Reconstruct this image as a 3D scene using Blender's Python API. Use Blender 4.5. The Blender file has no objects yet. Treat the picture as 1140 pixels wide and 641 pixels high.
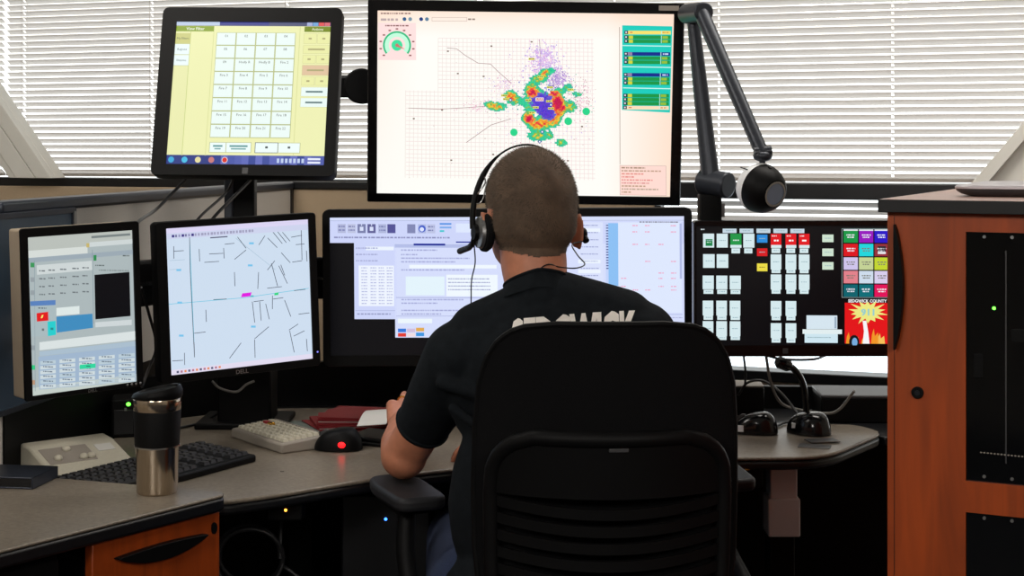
import bpy, bmesh, math, random
import numpy as np
from mathutils import Vector, Matrix, Euler
from mathutils.bvhtree import BVHTree
R = math.radians
random.seed(7)
SC = bpy.context.scene
COL = SC.collection
F, CX, HY, HC = 1700.0, 570.0, 165.0, 1.33      # focal length in pixels, principal column, horizon row, eye height

def at(px, py, Y):
    return Vector(((px - CX) / F * Y, Y, HC - (py - HY) / F * Y))
def onz(px, py, Z):
    return at(px, py, F * (HC - Z) / (py - HY))

# ------------------------------------------------------------------ colours and materials
def lin(c):
    o = []
    for v in c[:3]:
        v = v / 255.0
        o.append(v / 12.92 if v <= 0.04045 else ((v + 0.055) / 1.055) ** 2.4)
    return (o[0], o[1], o[2], 1.0)
MATS = {}
def mat(name, col, rough=0.5, metal=0.0, spec=0.5, kind=None, amt=0.15, scale=60.0, bump=0.0, emit=None, estr=1.0, coat=0.0):
    m = bpy.data.materials.new(name); m.use_nodes = True
    nt = m.node_tree; b = nt.nodes['Principled BSDF']
    c = lin(col)
    b.inputs['Base Color'].default_value = c
    b.inputs['Roughness'].default_value = rough
    b.inputs['Metallic'].default_value = metal
    b.inputs['Specular IOR Level'].default_value = spec
    b.inputs['Coat Weight'].default_value = coat
    tc = nt.nodes.new('ShaderNodeTexCoord')
    if kind in ('noise', 'wood', 'fabric', 'brushed', 'hairy'):
        mp = nt.nodes.new('ShaderNodeMapping'); nt.links.new(tc.outputs['Object'], mp.inputs['Vector'])
        if kind == 'wood': mp.inputs['Scale'].default_value = (6.0, 6.0, 0.55)
        if kind == 'brushed': mp.inputs['Scale'].default_value = (1, 1, 0.03)
        nz = nt.nodes.new('ShaderNodeTexNoise'); nt.links.new(mp.outputs['Vector'], nz.inputs['Vector'])
        nz.inputs['Scale'].default_value = scale; nz.inputs['Detail'].default_value = 6.0
        if kind == 'wood': nz.inputs['Distortion'].default_value = 1.2
        rp = nt.nodes.new('ShaderNodeValToRGB'); nt.links.new(nz.outputs['Fac'], rp.inputs['Fac'])
        rp.color_ramp.elements[0].position = 0.3; rp.color_ramp.elements[1].position = 0.7
        rp.color_ramp.elements[0].color = tuple(v * (1 - amt) for v in c[:3]) + (1,)
        rp.color_ramp.elements[1].color = tuple(min(1, v * (1 + amt)) for v in c[:3]) + (1,)
        nt.links.new(rp.outputs['Color'], b.inputs['Base Color'])
        if bump:
            bp = nt.nodes.new('ShaderNodeBump'); bp.inputs['Strength'].default_value = bump; bp.inputs['Distance'].default_value = 0.002
            nt.links.new(nz.outputs['Fac'], bp.inputs['Height']); nt.links.new(bp.outputs['Normal'], b.inputs['Normal'])
    if emit:
        b.inputs['Emission Color'].default_value = lin(emit); b.inputs['Emission Strength'].default_value = estr
    MATS[name] = m
    return m

mat('black_plastic', (10, 10, 11), 0.5, spec=0.14, kind='noise', amt=0.1, scale=400)
mat('black_gloss', (14, 14, 16), 0.16)
mat('dark_metal', (40, 43, 50), 0.4, 0.6)
mat('lamp_arm', (50, 54, 62), 0.38, 0.35)
mat('grey_metal', (150, 150, 150), 0.35, 0.8)
mat('silver', (200, 200, 200), 0.25, 1.0)
mat('steel', (205, 190, 170), 0.2, 1.0, kind='brushed', amt=0.12, scale=500)
mat('beige_plastic', (196, 190, 172), 0.5, kind='noise', amt=0.04, scale=200)
mat('beige_housing', (168, 152, 132), 0.5)
mat('grey_plastic', (150, 142, 132), 0.5)
mat('dark_grey_plastic', (62, 62, 64), 0.45)
mat('key_black', (30, 30, 32), 0.5)
mat('pale_shell', (214, 208, 214), 0.3)
mat('dial_face', (120, 132, 150), 0.3)
mat('shade_white', (252, 253, 255), 0.35)
mat('white_plastic', (232, 234, 238), 0.4)
mat('laminate', (124, 114, 101), 0.32, kind='noise', amt=0.22, scale=140, bump=0.03)
mat('laminate_pale', (172, 164, 152), 0.28, kind='noise', amt=0.16, scale=140, bump=0.03)
mat('black_edge', (20, 21, 24), 0.35)
mat('cherry_wood', (156, 64, 14), 0.45, kind='wood', amt=0.28, scale=5.5)
mat('cabinet_top', (212, 168, 152), 0.35, kind='wood', amt=0.12, scale=5)  # paler than the body: window reflection put into the wood colour
mat('partition_fabric', (208, 202, 194), 0.9, kind='fabric', amt=0.12, scale=500, bump=0.2)
mat('partition_tan', (186, 164, 136), 0.9, kind='fabric', amt=0.12, scale=500, bump=0.2)
mat('partition_cap', (44, 49, 60), 0.35, 0.3)
mat('wall_paint', (196, 188, 176), 0.9, kind='noise', amt=0.03, scale=40)
mat('ceiling_tile', (206, 204, 198), 0.95, kind='noise', amt=0.06, scale=120)
mat('carpet', (52, 52, 56), 1.0, kind='fabric', amt=0.25, scale=300, bump=0.4)
mat('brace_paint', (232, 230, 222), 0.5)
mat('chair_fabric', (13, 13, 15), 0.95, spec=0.2, kind='fabric', amt=0.2, scale=700, bump=0.2)
mat('chair_plastic', (12, 12, 13), 0.55, spec=0.16, kind='noise', amt=0.1, scale=300)
mat('arm_pad', (36, 36, 39), 0.55, spec=0.3)
mat('shirt', (24, 28, 32), 0.95, spec=0.15, kind='fabric', amt=0.2, scale=60, bump=0.35)
mat('shirt_print', (250, 244, 236), 0.8)
mat('denim', (40, 52, 82), 0.95, kind='fabric', amt=0.3, scale=400, bump=0.3)
mat('skin', (194, 126, 96), 0.5, kind='noise', amt=0.12, scale=45, bump=0.06)
mat('lip', (168, 92, 80), 0.45)
mat('hair', (90, 75, 60), 0.75, kind='noise', amt=0.45, scale=26)
mat('scalp', (96, 76, 60), 0.8, kind='noise', amt=0.35, scale=30)
mat('gold', (220, 170, 70), 0.2, 1.0)
mat('red_paper', (150, 34, 40), 0.7)
mat('white_paper', (210, 208, 202), 0.8)
mat('sleeve_plastic', (150, 165, 160), 0.25)
mat('dark_glass', (10, 11, 13), 0.08)
mat('painted_reflection', (62, 80, 98), 0.25)  # bluish reflection of the room put into the base colour
mat('cable_grey', (120, 118, 114), 0.5)
mat('slat', (226, 220, 212), 0.6)
mat('led_orange', (255, 150, 40), emit=(255, 150, 50), estr=6)
mat('led_blue', (60, 120, 255), emit=(50, 110, 255), estr=6)
mat('led_green', (80, 255, 60), emit=(90, 255, 60), estr=5)
mat('led_red', (255, 20, 20), emit=(255, 20, 25), estr=3.0)
mat('led_small', (150, 160, 255), emit=(120, 120, 255), estr=1.2)
mat('fill_glow', (255, 250, 240), emit=(255, 246, 232), estr=2)  # glow of the added fill panels
# translucent slats: daylight glows through them
def _slat():
    m = MATS['slat']; nt = m.node_tree; b = nt.nodes['Principled BSDF']; out = nt.nodes['Material Output']
    t = nt.nodes.new('ShaderNodeBsdfTranslucent'); t.inputs['Color'].default_value = lin((204, 195, 188))
    mx = nt.nodes.new('ShaderNodeMixShader'); mx.inputs[0].default_value = 0.72
    nt.links.new(b.outputs[0], mx.inputs[1]); nt.links.new(t.outputs[0], mx.inputs[2]); nt.links.new(mx.outputs[0], out.inputs['Surface'])
_slat()
def _glass():
    m = bpy.data.materials.new('window_glass'); m.use_nodes = True; nt = m.node_tree
    out = nt.nodes['Material Output']; nt.nodes.remove(nt.nodes['Principled BSDF'])
    t = nt.nodes.new('ShaderNodeBsdfTransparent'); t.inputs[0].default_value = (0.95, 0.97, 0.97, 1)
    g = nt.nodes.new('ShaderNodeBsdfGlossy'); g.inputs['Roughness'].default_value = 0.03
    mx = nt.nodes.new('ShaderNodeMixShader'); mx.inputs[0].default_value = 0.06
    nt.links.new(t.outputs[0], mx.inputs[1]); nt.links.new(g.outputs[0], mx.inputs[2]); nt.links.new(mx.outputs[0], out.inputs['Surface'])
    MATS['window_glass'] = m
_glass()
def _display():
    m = bpy.data.materials.new('lit_display'); m.use_nodes = True; nt = m.node_tree; b = nt.nodes['Principled BSDF']
    b.inputs['Base Color'].default_value = (0.006, 0.006, 0.008, 1); b.inputs['Roughness'].default_value = 0.35
    b.inputs['Specular IOR Level'].default_value = 0.25
    a = nt.nodes.new('ShaderNodeAttribute'); a.attribute_name = 'Col'
    nt.links.new(a.outputs['Color'], b.inputs['Emission Color']); b.inputs['Emission Strength'].default_value = 1.0
    MATS['lit_display'] = m
_display()

# ------------------------------------------------------------------ objects
MW = {}
def tag(o, label, cat, group=None, kind=None):
    if label: o['label'] = label
    if cat: o['category'] = cat
    if group: o['group'] = group
    if kind: o['kind'] = kind
    return o
def frame(loc, rz=0.0, rx=0.0, ry=0.0):
    return Matrix.Translation(Vector(loc)) @ Matrix.Rotation(rz, 4, 'Z') @ Matrix.Rotation(rx, 4, 'X') @ Matrix.Rotation(ry, 4, 'Y')
def thing(name, label, cat, M=None, group=None):
    o = bpy.data.objects.new(name, None); COL.objects.link(o)
    o.empty_display_size = 0.1
    M = M if M is not None else Matrix()
    o.matrix_world = M; MW[o.name] = M.copy()
    return tag(o, label, cat, group)

class MB:
    """collects shapes and links them as one mesh object"""
    def __init__(self): self.v = []; self.f = []
    def add(self, vs, fs, M=None):
        n = len(self.v)
        self.v += [Vector(p) if M is None else M @ Vector(p) for p in vs]
        self.f += [tuple(i + n for i in f) for f in fs]
        return self
    def box(self, x0, x1, y0, y1, z0, z1, M=None):
        vs = [(x, y, z) for z in (z0, z1) for y in (y0, y1) for x in (x0, x1)]
        return self.add(vs, [(0, 2, 3, 1), (4, 5, 7, 6), (0, 1, 5, 4), (2, 6, 7, 3), (0, 4, 6, 2), (1, 3, 7, 5)], M)
    def cbox(self, c, s, M=None):
        return self.box(c[0] - s[0] / 2, c[0] + s[0] / 2, c[1] - s[1] / 2, c[1] + s[1] / 2, c[2] - s[2] / 2, c[2] + s[2] / 2, M)
    def prism(self, pts, z0, z1, M=None):
        n = len(pts)
        a = sum(pts[i][0] * pts[(i + 1) % n][1] - pts[(i + 1) % n][0] * pts[i][1] for i in range(n))
        if a < 0: pts = pts[::-1]
        vs = [(p[0], p[1], z0) for p in pts] + [(p[0], p[1], z1) for p in pts]
        fs = [tuple(range(n - 1, -1, -1)), tuple(range(n, 2 * n))] + [(i, (i + 1) % n, n + (i + 1) % n, n + i) for i in range(n)]
        return self.add(vs, fs, M)
    def tube(self, path, r, n=8, closed=False, M=None):
        path = [Vector(p) for p in path]; k = len(path)
        rs = r if isinstance(r, (list, tuple)) else [r] * k
        vs, fs, up = [], [], None
        for i, p in enumerate(path):
            if closed: t = path[(i + 1) % k] - path[i - 1]
            else: t = path[min(i + 1, k - 1)] - path[max(i - 1, 0)]
            t = t.normalized() if t.length > 1e-9 else Vector((0, 0, 1))
            if up is None:
                up = Vector((0, 0, 1)) if abs(t.z) < 0.9 else Vector((1, 0, 0))
            a = (up - t * up.dot(t))
            a = a.normalized() if a.length > 1e-6 else t.orthogonal().normalized()
            b = t.cross(a); up = a
            for j in range(n):
                w = 2 * math.pi * j / n
                vs.append(p + (a * math.cos(w) + b * math.sin(w)) * rs[i])
        for i in range(k if closed else k - 1):
            for j in range(n):
                a0 = i * n + j; a1 = i * n + (j + 1) % n
                b0 = ((i + 1) % k) * n + j; b1 = ((i + 1) % k) * n + (j + 1) % n
                fs.append((a0, a1, b1, b0))
        if not closed:
            fs.append(tuple(range(n - 1, -1, -1))); fs.append(tuple((k - 1) * n + j for j in range(n)))
        return self.add(vs, fs, M)
    def cyl(self, p0, p1, r0, r1=None, n=24, M=None):
        return self.tube([p0, p1], [r0, r0 if r1 is None else r1], n, False, M)
    def lathe(self, prof, n=40, M=None, cap=True):
        vs = [(r * math.cos(2 * math.pi * j / n), r * math.sin(2 * math.pi * j / n), z) for r, z in prof for j in range(n)]
        k = len(prof)
        fs = [(i * n + j, i * n + (j + 1) % n, (i + 1) * n + (j + 1) % n, (i + 1) * n + j) for i in range(k - 1) for j in range(n)]
        if cap: fs += [tuple(range(n - 1, -1, -1)), tuple((k - 1) * n + j for j in range(n))]
        return self.add(vs, fs, M)
    def ell(self, c, r, M=None, n=24, m=14):
        c = Vector(c); vs = [c + Vector((0, 0, r[2]))]; fs = []
        for i in range(1, m):
            th = math.pi * i / m
            for j in range(n):
                ph = 2 * math.pi * j / n
                vs.append(c + Vector((r[0] * math.sin(th) * math.cos(ph), r[1] * math.sin(th) * math.sin(ph), r[2] * math.cos(th))))
        vs.append(c - Vector((0, 0, r[2])))
        for j in range(n): fs.append((0, 1 + j, 1 + (j + 1) % n))
        for i in range(m - 2):
            for j in range(n):
                a = 1 + i * n + j; b = 1 + i * n + (j + 1) % n
                fs.append((a, a + n, b + n, b))
        e = len(vs) - 1; s = 1 + (m - 2) * n
        for j in range(n): fs.append((s + j, e, s + (j + 1) % n))
        return self.add(vs, fs, M)
    def grid(self, fn, nu, nv, thick=None, M=None):
        """surface fn(u,v)->point; thick = function giving the back surface"""
        vs = [fn(i / nu, j / nv) for j in range(nv + 1) for i in range(nu + 1)]
        w = nu + 1
        fs = [(j * w + i, j * w + i + 1, (j + 1) * w + i + 1, (j + 1) * w + i) for j in range(nv) for i in range(nu)]
        if thick:
            n = len(vs)
            vs += [thick(i / nu, j / nv) for j in range(nv + 1) for i in range(nu + 1)]
            fs += [tuple(n + k for k in f[::-1]) for f in fs]
            ring = [i for i in range(w)] + [j * w + nu for j in range(1, nv + 1)] + [nv * w + i for i in range(nu - 1, -1, -1)] + [j * w for j in range(nv - 1, 0, -1)]
            for a, b in zip(ring, ring[1:] + ring[:1]): fs.append((b, a, n + a, n + b))
        return self.add(vs, fs, M)
    def mesh(self, name):
        me = bpy.data.meshes.new(name)
        me.from_pydata([tuple(p) for p in self.v], [], self.f); me.update()
        return me
    def build(self, name, m, parent=None, world=False, bevel=0.0, sharp=38, loc=None, fix=True, seg=2):
        """with a parent the points are in the parent's frame unless world; without one, loc moves the origin to the thing's base"""
        inv = None
        if parent is not None and world: inv = MW[parent.name].inverted()
        if loc is not None: inv = Matrix.Translation(-Vector(loc))
        if inv is not None: self.v = [inv @ p for p in self.v]
        me = self.mesh(name)
        if fix:
            bm = bmesh.new(); bm.from_mesh(me); bmesh.ops.recalc_face_normals(bm, faces=bm.faces); bm.to_mesh(me); bm.free()
        me.polygons.foreach_set('use_smooth', [True] * len(me.polygons))
        me.set_sharp_from_angle(angle=R(sharp))
        me.materials.append(MATS[m])
        o = bpy.data.objects.new(name, me); COL.objects.link(o)
        if parent is not None:
            o.parent = parent; MW[o.name] = MW[parent.name]
        else:
            MW[o.name] = Matrix.Translation(Vector(loc)) if loc is not None else Matrix()
            o.matrix_world = MW[o.name]
        if bevel:
            b = o.modifiers.new('bevel', 'BEVEL'); b.width = bevel; b.segments = seg; b.limit_method = 'ANGLE'; b.angle_limit = R(40)
        return o

def curve_pts(pts, n=8):
    """Catmull-Rom through the points"""
    P = [Vector(p) for p in pts]; P = [2 * P[0] - P[1]] + P + [2 * P[-1] - P[-2]]; out = []
    for i in range(1, len(P) - 2):
        a, b, c, d = P[i - 1:i + 3]
        for k in range(n):
            t = k / n
            out.append(0.5 * ((2 * b) + (c - a) * t + (2 * a - 5 * b + 4 * c - d) * t * t + (3 * b - a - 3 * c + d) * t ** 3))
    out.append(P[-2]); return out
def rrect(w, h, r, n=6, cx=0.0, cy=0.0):
    pts = []
    for sx, sy, a0 in ((1, 1, 0), (-1, 1, 90), (-1, -1, 180), (1, -1, 270)):
        for k in range(n + 1):
            a = R(a0 + 90 * k / n)
            pts.append((cx + sx * (w / 2 - r) + r * math.cos(a), cy + sy * (h / 2 - r) + r * math.sin(a)))
    return pts
XZ = Matrix(((1, 0, 0, 0), (0, 0, 1, 0), (0, 1, 0, 0), (0, 0, 0, 1)))     # prism in x,z standing, extruded along +y

_TC = {}
def text_mesh(s, bold=0.0):
    """flat letters as (verts, faces), height of a capital about 1"""
    key = (s, bold)
    if key not in _TC:
        cu = bpy.data.curves.new('letters', 'FONT'); cu.body = s; cu.size = 1.0; cu.offset = bold; cu.resolution_u = 2
        ob = bpy.data.objects.new('letters', cu); me = ob.to_mesh()
        vs = [Vector(v.co) for v in me.vertices]; fs = [tuple(p.vertices) for p in me.polygons]
        ob.to_mesh_clear(); bpy.data.objects.remove(ob); bpy.data.curves.remove(cu)
        _TC[key] = (vs, fs)
    return _TC[key]

# ------------------------------------------------------------------ what a lit display shows
class Screen:
    """flat picture on a display: coloured patches on the panel's own plane; the rectangle (x0,z0)-(x1,z1) is the visible panel.
    quad = where the panel's corners appear in the photograph, so that content can be measured there."""
    def __init__(self, x0, z0, x1, z1, quad, off=(0, 0), sc=1.0):
        self.r = (x0, z0, x1, z1); self.off = off; self.sc = sc
        A, b = [], []
        for (x, y), (u, v) in zip(quad, ((0, 0), (1, 0), (1, 1), (0, 1))):
            A.append([x, y, 1, 0, 0, 0, -u * x, -u * y]); b.append(u)
            A.append([0, 0, 0, x, y, 1, -v * x, -v * y]); b.append(v)
        self.H = np.linalg.solve(np.array(A, float), np.array(b, float))
        self.v = []; self.f = []; self.c = []
    def uv(self, x, y):
        x = x / self.sc + self.off[0]; y = y / self.sc + self.off[1]; h = self.H
        d = h[6] * x + h[7] * y + 1
        return (h[0] * x + h[1] * y + h[2]) / d, (h[3] * x + h[4] * y + h[5]) / d
    def raw(self, pts, cols, layer):
        n = len(self.v); x0, z0, x1, z1 = self.r
        for u, v in pts:
            u = min(1, max(0, u)); v = min(1, max(0, v))
            self.v.append((x0 + (x1 - x0) * u, 0.0042 - 0.0002 * layer, z1 + (z0 - z1) * v))
        self.f.append(tuple(range(n, n + len(pts)))); self.c.append(cols)
    def poly(self, pts, col, layer=1):
        c = lin(col); self.raw([self.uv(*p) for p in pts], [c] * len(pts), layer)
    def rect(self, x0, y0, x1, y1, col, layer=1):
        self.poly([(x0, y0), (x1, y0), (x1, y1), (x0, y1)], col, layer)
    def urect(self, u0, v0, u1, v1, col, layer=0, col2=None):
        c = lin(col); d = lin(col2) if col2 else c
        self.raw([(u0, v0), (u1, v0), (u1, v1), (u0, v1)], [c, c, d, d], layer)
    def frame(self, x0, y0, x1, y1, col, w=0.5, layer=2):
        for a in ((x0, y0, x1, y0 + w), (x0, y1 - w, x1, y1), (x0, y0, x0 + w, y1), (x1 - w, y0, x1, y1)): self.rect(*a, col, layer)
    def line(self, x0, y0, x1, y1, w, col, layer=2):
        dx, dy = x1 - x0, y1 - y0; l = math.hypot(dx, dy) or 1; nx, ny = -dy / l * w / 2, dx / l * w / 2
        self.poly([(x0 + nx, y0 + ny), (x1 + nx, y1 + ny), (x1 - nx, y1 - ny), (x0 - nx, y0 - ny)], col, layer)
    def disc(self, x, y, r, col, layer=2, ry=None, n=14):
        ry = ry or r
        self.poly([(x + r * math.cos(2 * math.pi * k / n), y + ry * math.sin(2 * math.pi * k / n)) for k in range(n)], col, layer)
    def bars(self, x0, y, x1, h, col, layer=3, rnd=random):
        """a row of small print, too small to read in the photograph"""
        x = x0
        while x < x1 - h * 0.4:
            w = min(x1 - x, h * rnd.uniform(0.7, 2.8)); self.rect(x, y, x + w, y + h, col, layer); x += w + h * rnd.uniform(0.35, 0.8)
    def text(self, s, x, y, h, col, layer=4, bold=0.0, stretch=1.0, center=True, slope=0.0):
        vs, fs = text_mesh(s, bold); w = max(v.x for v in vs)
        k = h / 0.7; c = lin(col); ox = x - (w * k * stretch / 2 if center else 0)
        P = [self.uv(ox + v.x * k * stretch, y - v.y * k + slope * (ox + v.x * k * stretch - x)) for v in vs]
        for f in fs: self.raw([P[i] for i in f], [c] * len(f), layer)
    def build(self, parent):
        me = bpy.data.meshes.new('screen'); me.from_pydata(self.v, [], self.f); me.update()
        at_ = me.attributes.new('Col', 'FLOAT_COLOR', 'CORNER')
        at_.data.foreach_set('color', np.array([k for c in self.c for p in c for k in p], 'f'))
        me.materials.append(MATS['lit_display'])
        o = bpy.data.objects.new('screen', me); COL.objects.link(o); o.parent = parent; MW[o.name] = MW[parent.name]
        return o

def monitor(label, c, yaw, pitch, roll, w, h, scr, depth=0.022, back=0.05, r=0.008, housing='black_plastic', side=None, group=None, bez='black_plastic', mount=None, straight=.35):
    """scr = (x0,z0,x1,z1) of the panel in the bezel's plane"""
    M = frame(c, R(yaw), R(pitch), R(roll))
    t = thing('monitor', label, 'monitor', M, group)
    out = rrect(w, h, r)
    x0, z0, x1, z1 = scr; inn = rrect(x1 - x0, z1 - z0, 0.0008, cx=(x0 + x1) / 2, cy=(z0 + z1) / 2)
    n = len(out); m = MB()
    vs = [(p[0], 0.003, p[1]) for p in out] + [(p[0] * 0.994, 0, p[1] * 0.994) for p in out] + [(p[0], 0, p[1]) for p in inn] + [(p[0], 0.0045, p[1]) for p in inn] + [(p[0], depth, p[1]) for p in out]
    fs = []
    for k in range(n):
        j = (k + 1) % n
        fs += [(k, j, n + j, n + k), (n + k, n + j, 2 * n + j, 2 * n + k), (2 * n + k, 2 * n + j, 3 * n + j, 3 * n + k), (k, 4 * n + k, 4 * n + j, j)]
    fs.append(tuple(4 * n + k for k in range(n)))
    m.add(vs, fs); m.build('bezel', bez, t, sharp=30)
    b = MB(); o2 = rrect(w * 0.985, h * 0.985, r); o3 = rrect(w * 0.72, h * 0.7, r * 1.5)
    vs = [(p[0], depth * 0.9, p[1]) for p in o2] + [(p[0], depth + back * straight, p[1]) for p in o2] + [(p[0], depth + back, p[1]) for p in o3]
    fs = [(a * n + k, a * n + (k + 1) % n, (a + 1) * n + (k + 1) % n, (a + 1) * n + k) for a in (0, 1) for k in range(n)]
    fs += [tuple(range(n)), tuple(2 * n + k for k in range(n))]
    b.add(vs, fs); b.build('back_housing', housing, t, sharp=30)
    if mount:
        mb = MB()
        mb.box(-0.05, 0.05, depth + back - 0.002, depth + back + 0.012, -0.05, 0.05)
        mb.build('mount_plate', 'dark_metal', t, bevel=0.002)
    return t
def bezel_logo(t, s, x, z, h, m='grey_metal', name='logo', bold=0.02):
    vs, fs = text_mesh(s, bold); w = max(v.x for v in vs); k = h / 0.7
    mb = MB(); mb.add([(x + (v.x - w / 2) * k, -0.0006, z + v.y * k) for v in vs], fs)
    return mb.build(name, m, t, fix=False)

# ================================================================== THE ROOM
def struct(name, mb, m, bevel=0.0, world_loc=(0, 0, 0)):
    o = mb.build(name, m, None, loc=world_loc, bevel=bevel); o['kind'] = 'structure'; return o
W0 = Vector((-1.468, 5.2, 0)); WANG = math.atan2(-0.3289, 0.9443)
WM = Matrix.Translation(W0) @ Matrix.Rotation(WANG, 4, 'Z')           # window wall: x along it, y outward, z up
def wx(px):
    k = (px - CX) / F; return (W0.y * k - W0.x) / (0.9443 + 0.3289 * k)
XL, XR, YB, ZC = -3.4, 2.9, -2.6, 2.75
def wall_end(X): return (X - W0.x) / 0.9443
sl, sr = wall_end(XL), wall_end(XR)
yl, yr = (WM @ Vector((sl, 0, 0))).y, (WM @ Vector((sr, 0, 0))).y
m = MB(); m.prism([(XL - .1, YB - .1), (XR + .1, YB - .1), (XR + .1, yr + .2), (XL - .1, yl + .2)], -0.1, 0.0); struct('floor', m, 'carpet')
m = MB(); m.prism([(XL - .1, YB - .1), (XR + .1, YB - .1), (XR + .1, yr + .2), (XL - .1, yl + .2)], ZC, ZC + 0.1); struct('ceiling', m, 'ceiling_tile')
m = MB(); m.box(XL - .1, XL, YB, yl + .1, 0, ZC); struct('wall_left', m, 'wall_paint')
m = MB(); m.box(XR, XR + .1, YB, yr + .1, 0, ZC); struct('wall_right', m, 'wall_paint')
m = MB(); m.box(XL - .1, XR + .1, YB - .1, YB, 0, ZC); struct('wall_back', m, 'wall_paint')
S0, S1, ZS, ZT = -1.0, 3.9, 0.655, 2.2                               # window opening along the wall
m = MB()
m.box(sl - .1, S0, 0, 0.14, 0, ZC, WM); m.box(S1, sr + .1, 0, 0.14, 0, ZC, WM)
m.box(S0, S1, 0, 0.14, 0, ZS, WM); m.box(S0, S1, 0, 0.14, ZT, ZC, WM)
struct('wall_front', m, 'wall_paint')
win = MB()
win.box(S0, S1, -0.085, 0.07, 1.186, 1.231, WM)                       # the black rail across
win.box(S0, S1, -0.015, 0.07, ZS, ZS + 0.03, WM); win.box(S0, S1, 0.0, 0.07, ZT - 0.04, ZT, WM)
for s in (S0 + 0.02, S1 - 0.02): win.box(s - 0.02, s + 0.02, 0.0, 0.07, ZS, ZT, WM)
wo = win.build('window_1', 'black_edge', None, loc=(0, 0, 0), bevel=0.003); wo['kind'] = 'structure'
g = MB(); g.box(S0 + 0.01, S1 - 0.01, 0.034, 0.04, ZS + 0.01, ZT - 0.02, WM)
go = g.build('window_pane', 'window_glass', wo)
tr = MB(); tr.box(S0 - 0.4, 1.02, -0.13, -0.088, 0.0, 1.203, WM); struct('trim_1', tr, 'partition_tan', 0.004)
# slanted steel braces before the window
for nm, foot, sgn, mt in (('trim_2', wx(80), -1, 'brace_paint'), ('trim_3', wx(1154), 1, 'brace_paint')):
    m = MB(); ang = R(51)
    D = Vector((sgn * math.cos(ang), 0, math.sin(ang))); N = Vector((math.sin(ang), 0, -sgn * math.cos(ang)))
    base = Vector((foot, -0.16, 1.2)) - D * 0.55; hw = 0.068 if sgn < 0 else 0.15
    def strip(a, b, y0, y1, L0=0.0, L1=2.05):
        la, lb = [(1.232 - base.z - N.z * q) / D.z for q in (a, b)]          # foot cut level on the window rail
        P = [base + N * a + D * la, base + N * b + D * lb, base + N * b + D * L1, base + N * a + D * L1]
        vs = [WM @ Vector((p.x, y - 0.17, p.z)) for y in (y0, y1) for p in P]
        m.add(vs, [(0, 1, 2, 3), (7, 6, 5, 4), (0, 4, 5, 1), (1, 5, 6, 2), (2, 6, 7, 3), (3, 7, 4, 0)])
    strip(-hw, hw, 0.0, 0.05)
    if sgn < 0:
        strip(-hw, -0.042, -0.018, 0.0); strip(0.022, hw, -0.03, 0.0); strip(-0.039, 0.0185, -0.030, 0.0)
    else:
        strip(-hw, -hw + 0.032, -0.03, 0.0)
    struct(nm, m, mt, 0.002)

# window blinds, one thing per blind
SP, SW = 0.0206, 0.025
def blind(label, s0, s1, zb, zt, cords, tilt=36, first=0.0):
    Mx = WM @ Matrix.Translation(Vector(((s0 + s1) / 2, -0.062, zb)))
    t = thing('window_blind', label, 'blind', Mx, 'horizontal slat blinds')
    h = (s1 - s0) / 2; m = MB(); z = 0.016
    while z < zt - zb - 0.03:
        # a shallow crowned slat, room-side edge raised
        row = []
        for q in range(5):
            a = (q / 4 - 0.5) * SW; cr = 0.0016 * (1 - (2 * q / 4 - 1) ** 2)
            row.append((a * math.cos(R(tilt)) - cr * math.sin(R(tilt)) * -1 * 0, -a * math.sin(R(tilt)) + cr))
        xs = [-h]
        for c in sorted(cords):
            x = c - (s0 + s1) / 2; xs += [x - .0035, x + .0035]
        xs.append(h)
        for i, (xa, xb) in enumerate(zip(xs, xs[1:])):
            vs = [(xa, y, z + zz) for y, zz in row] + [(xb, y, z + zz) for y, zz in row]
            m.add(vs, [(q, q + 1, 5 + q + 1, 5 + q) for q in range(4) if i % 2 == 0 or q in (0, 3)])
        z += SP
    m.build('slats', 'slat', t, fix=False, sharp=60)
    m = MB(); m.box(-h, h, -0.013, 0.013, 0.0, 0.010); m.build('bottom_rail', 'slat', t, bevel=0.002)
    m = MB(); m.box(-h, h, -0.02, 0.02, zt - zb - 0.035, zt - zb); m.build('head_rail', 'white_plastic', t, bevel=0.002)
    for c in cords:
        m = MB(); x = c - (s0 + s1) / 2
        m.box(x - 0.0005, x + 0.0005, -0.0165, -0.0158, 0.0, zt - zb - 0.02); m.box(x - 0.0005, x + 0.0005, 0.0158, 0.0165, 0.0, zt - zb - 0.02)
        m.build('ladder_tape', 'slat', t)
blind('narrow white slat blind at far left, cut by the picture edge above the slanted brace', S0 + 0.03, wx(17), 1.236, 2.16, [wx(5)])
blind('wide white slat blind behind the tilted touchscreen and left half of the map monitor', wx(22), 1.46, 1.236, 2.16, [wx(40), wx(181), wx(330), 1.3])
blind('wide white slat blind behind the jointed lamp, right of the map monitor', 1.48, S1 - 0.04, 1.236, 2.16, [wx(805), wx(996), wx(690), 3.5])
blind('short white slat blind just below the black window rail, right of the lamp post', 1.48, S1 - 0.04, 0.99, 1.226, [wx(805), wx(996)])

# ================================================================== MONITORS
def jit(c, a): return tuple(max(0, min(255, v + random.uniform(-a, a))) for v in c)
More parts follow.
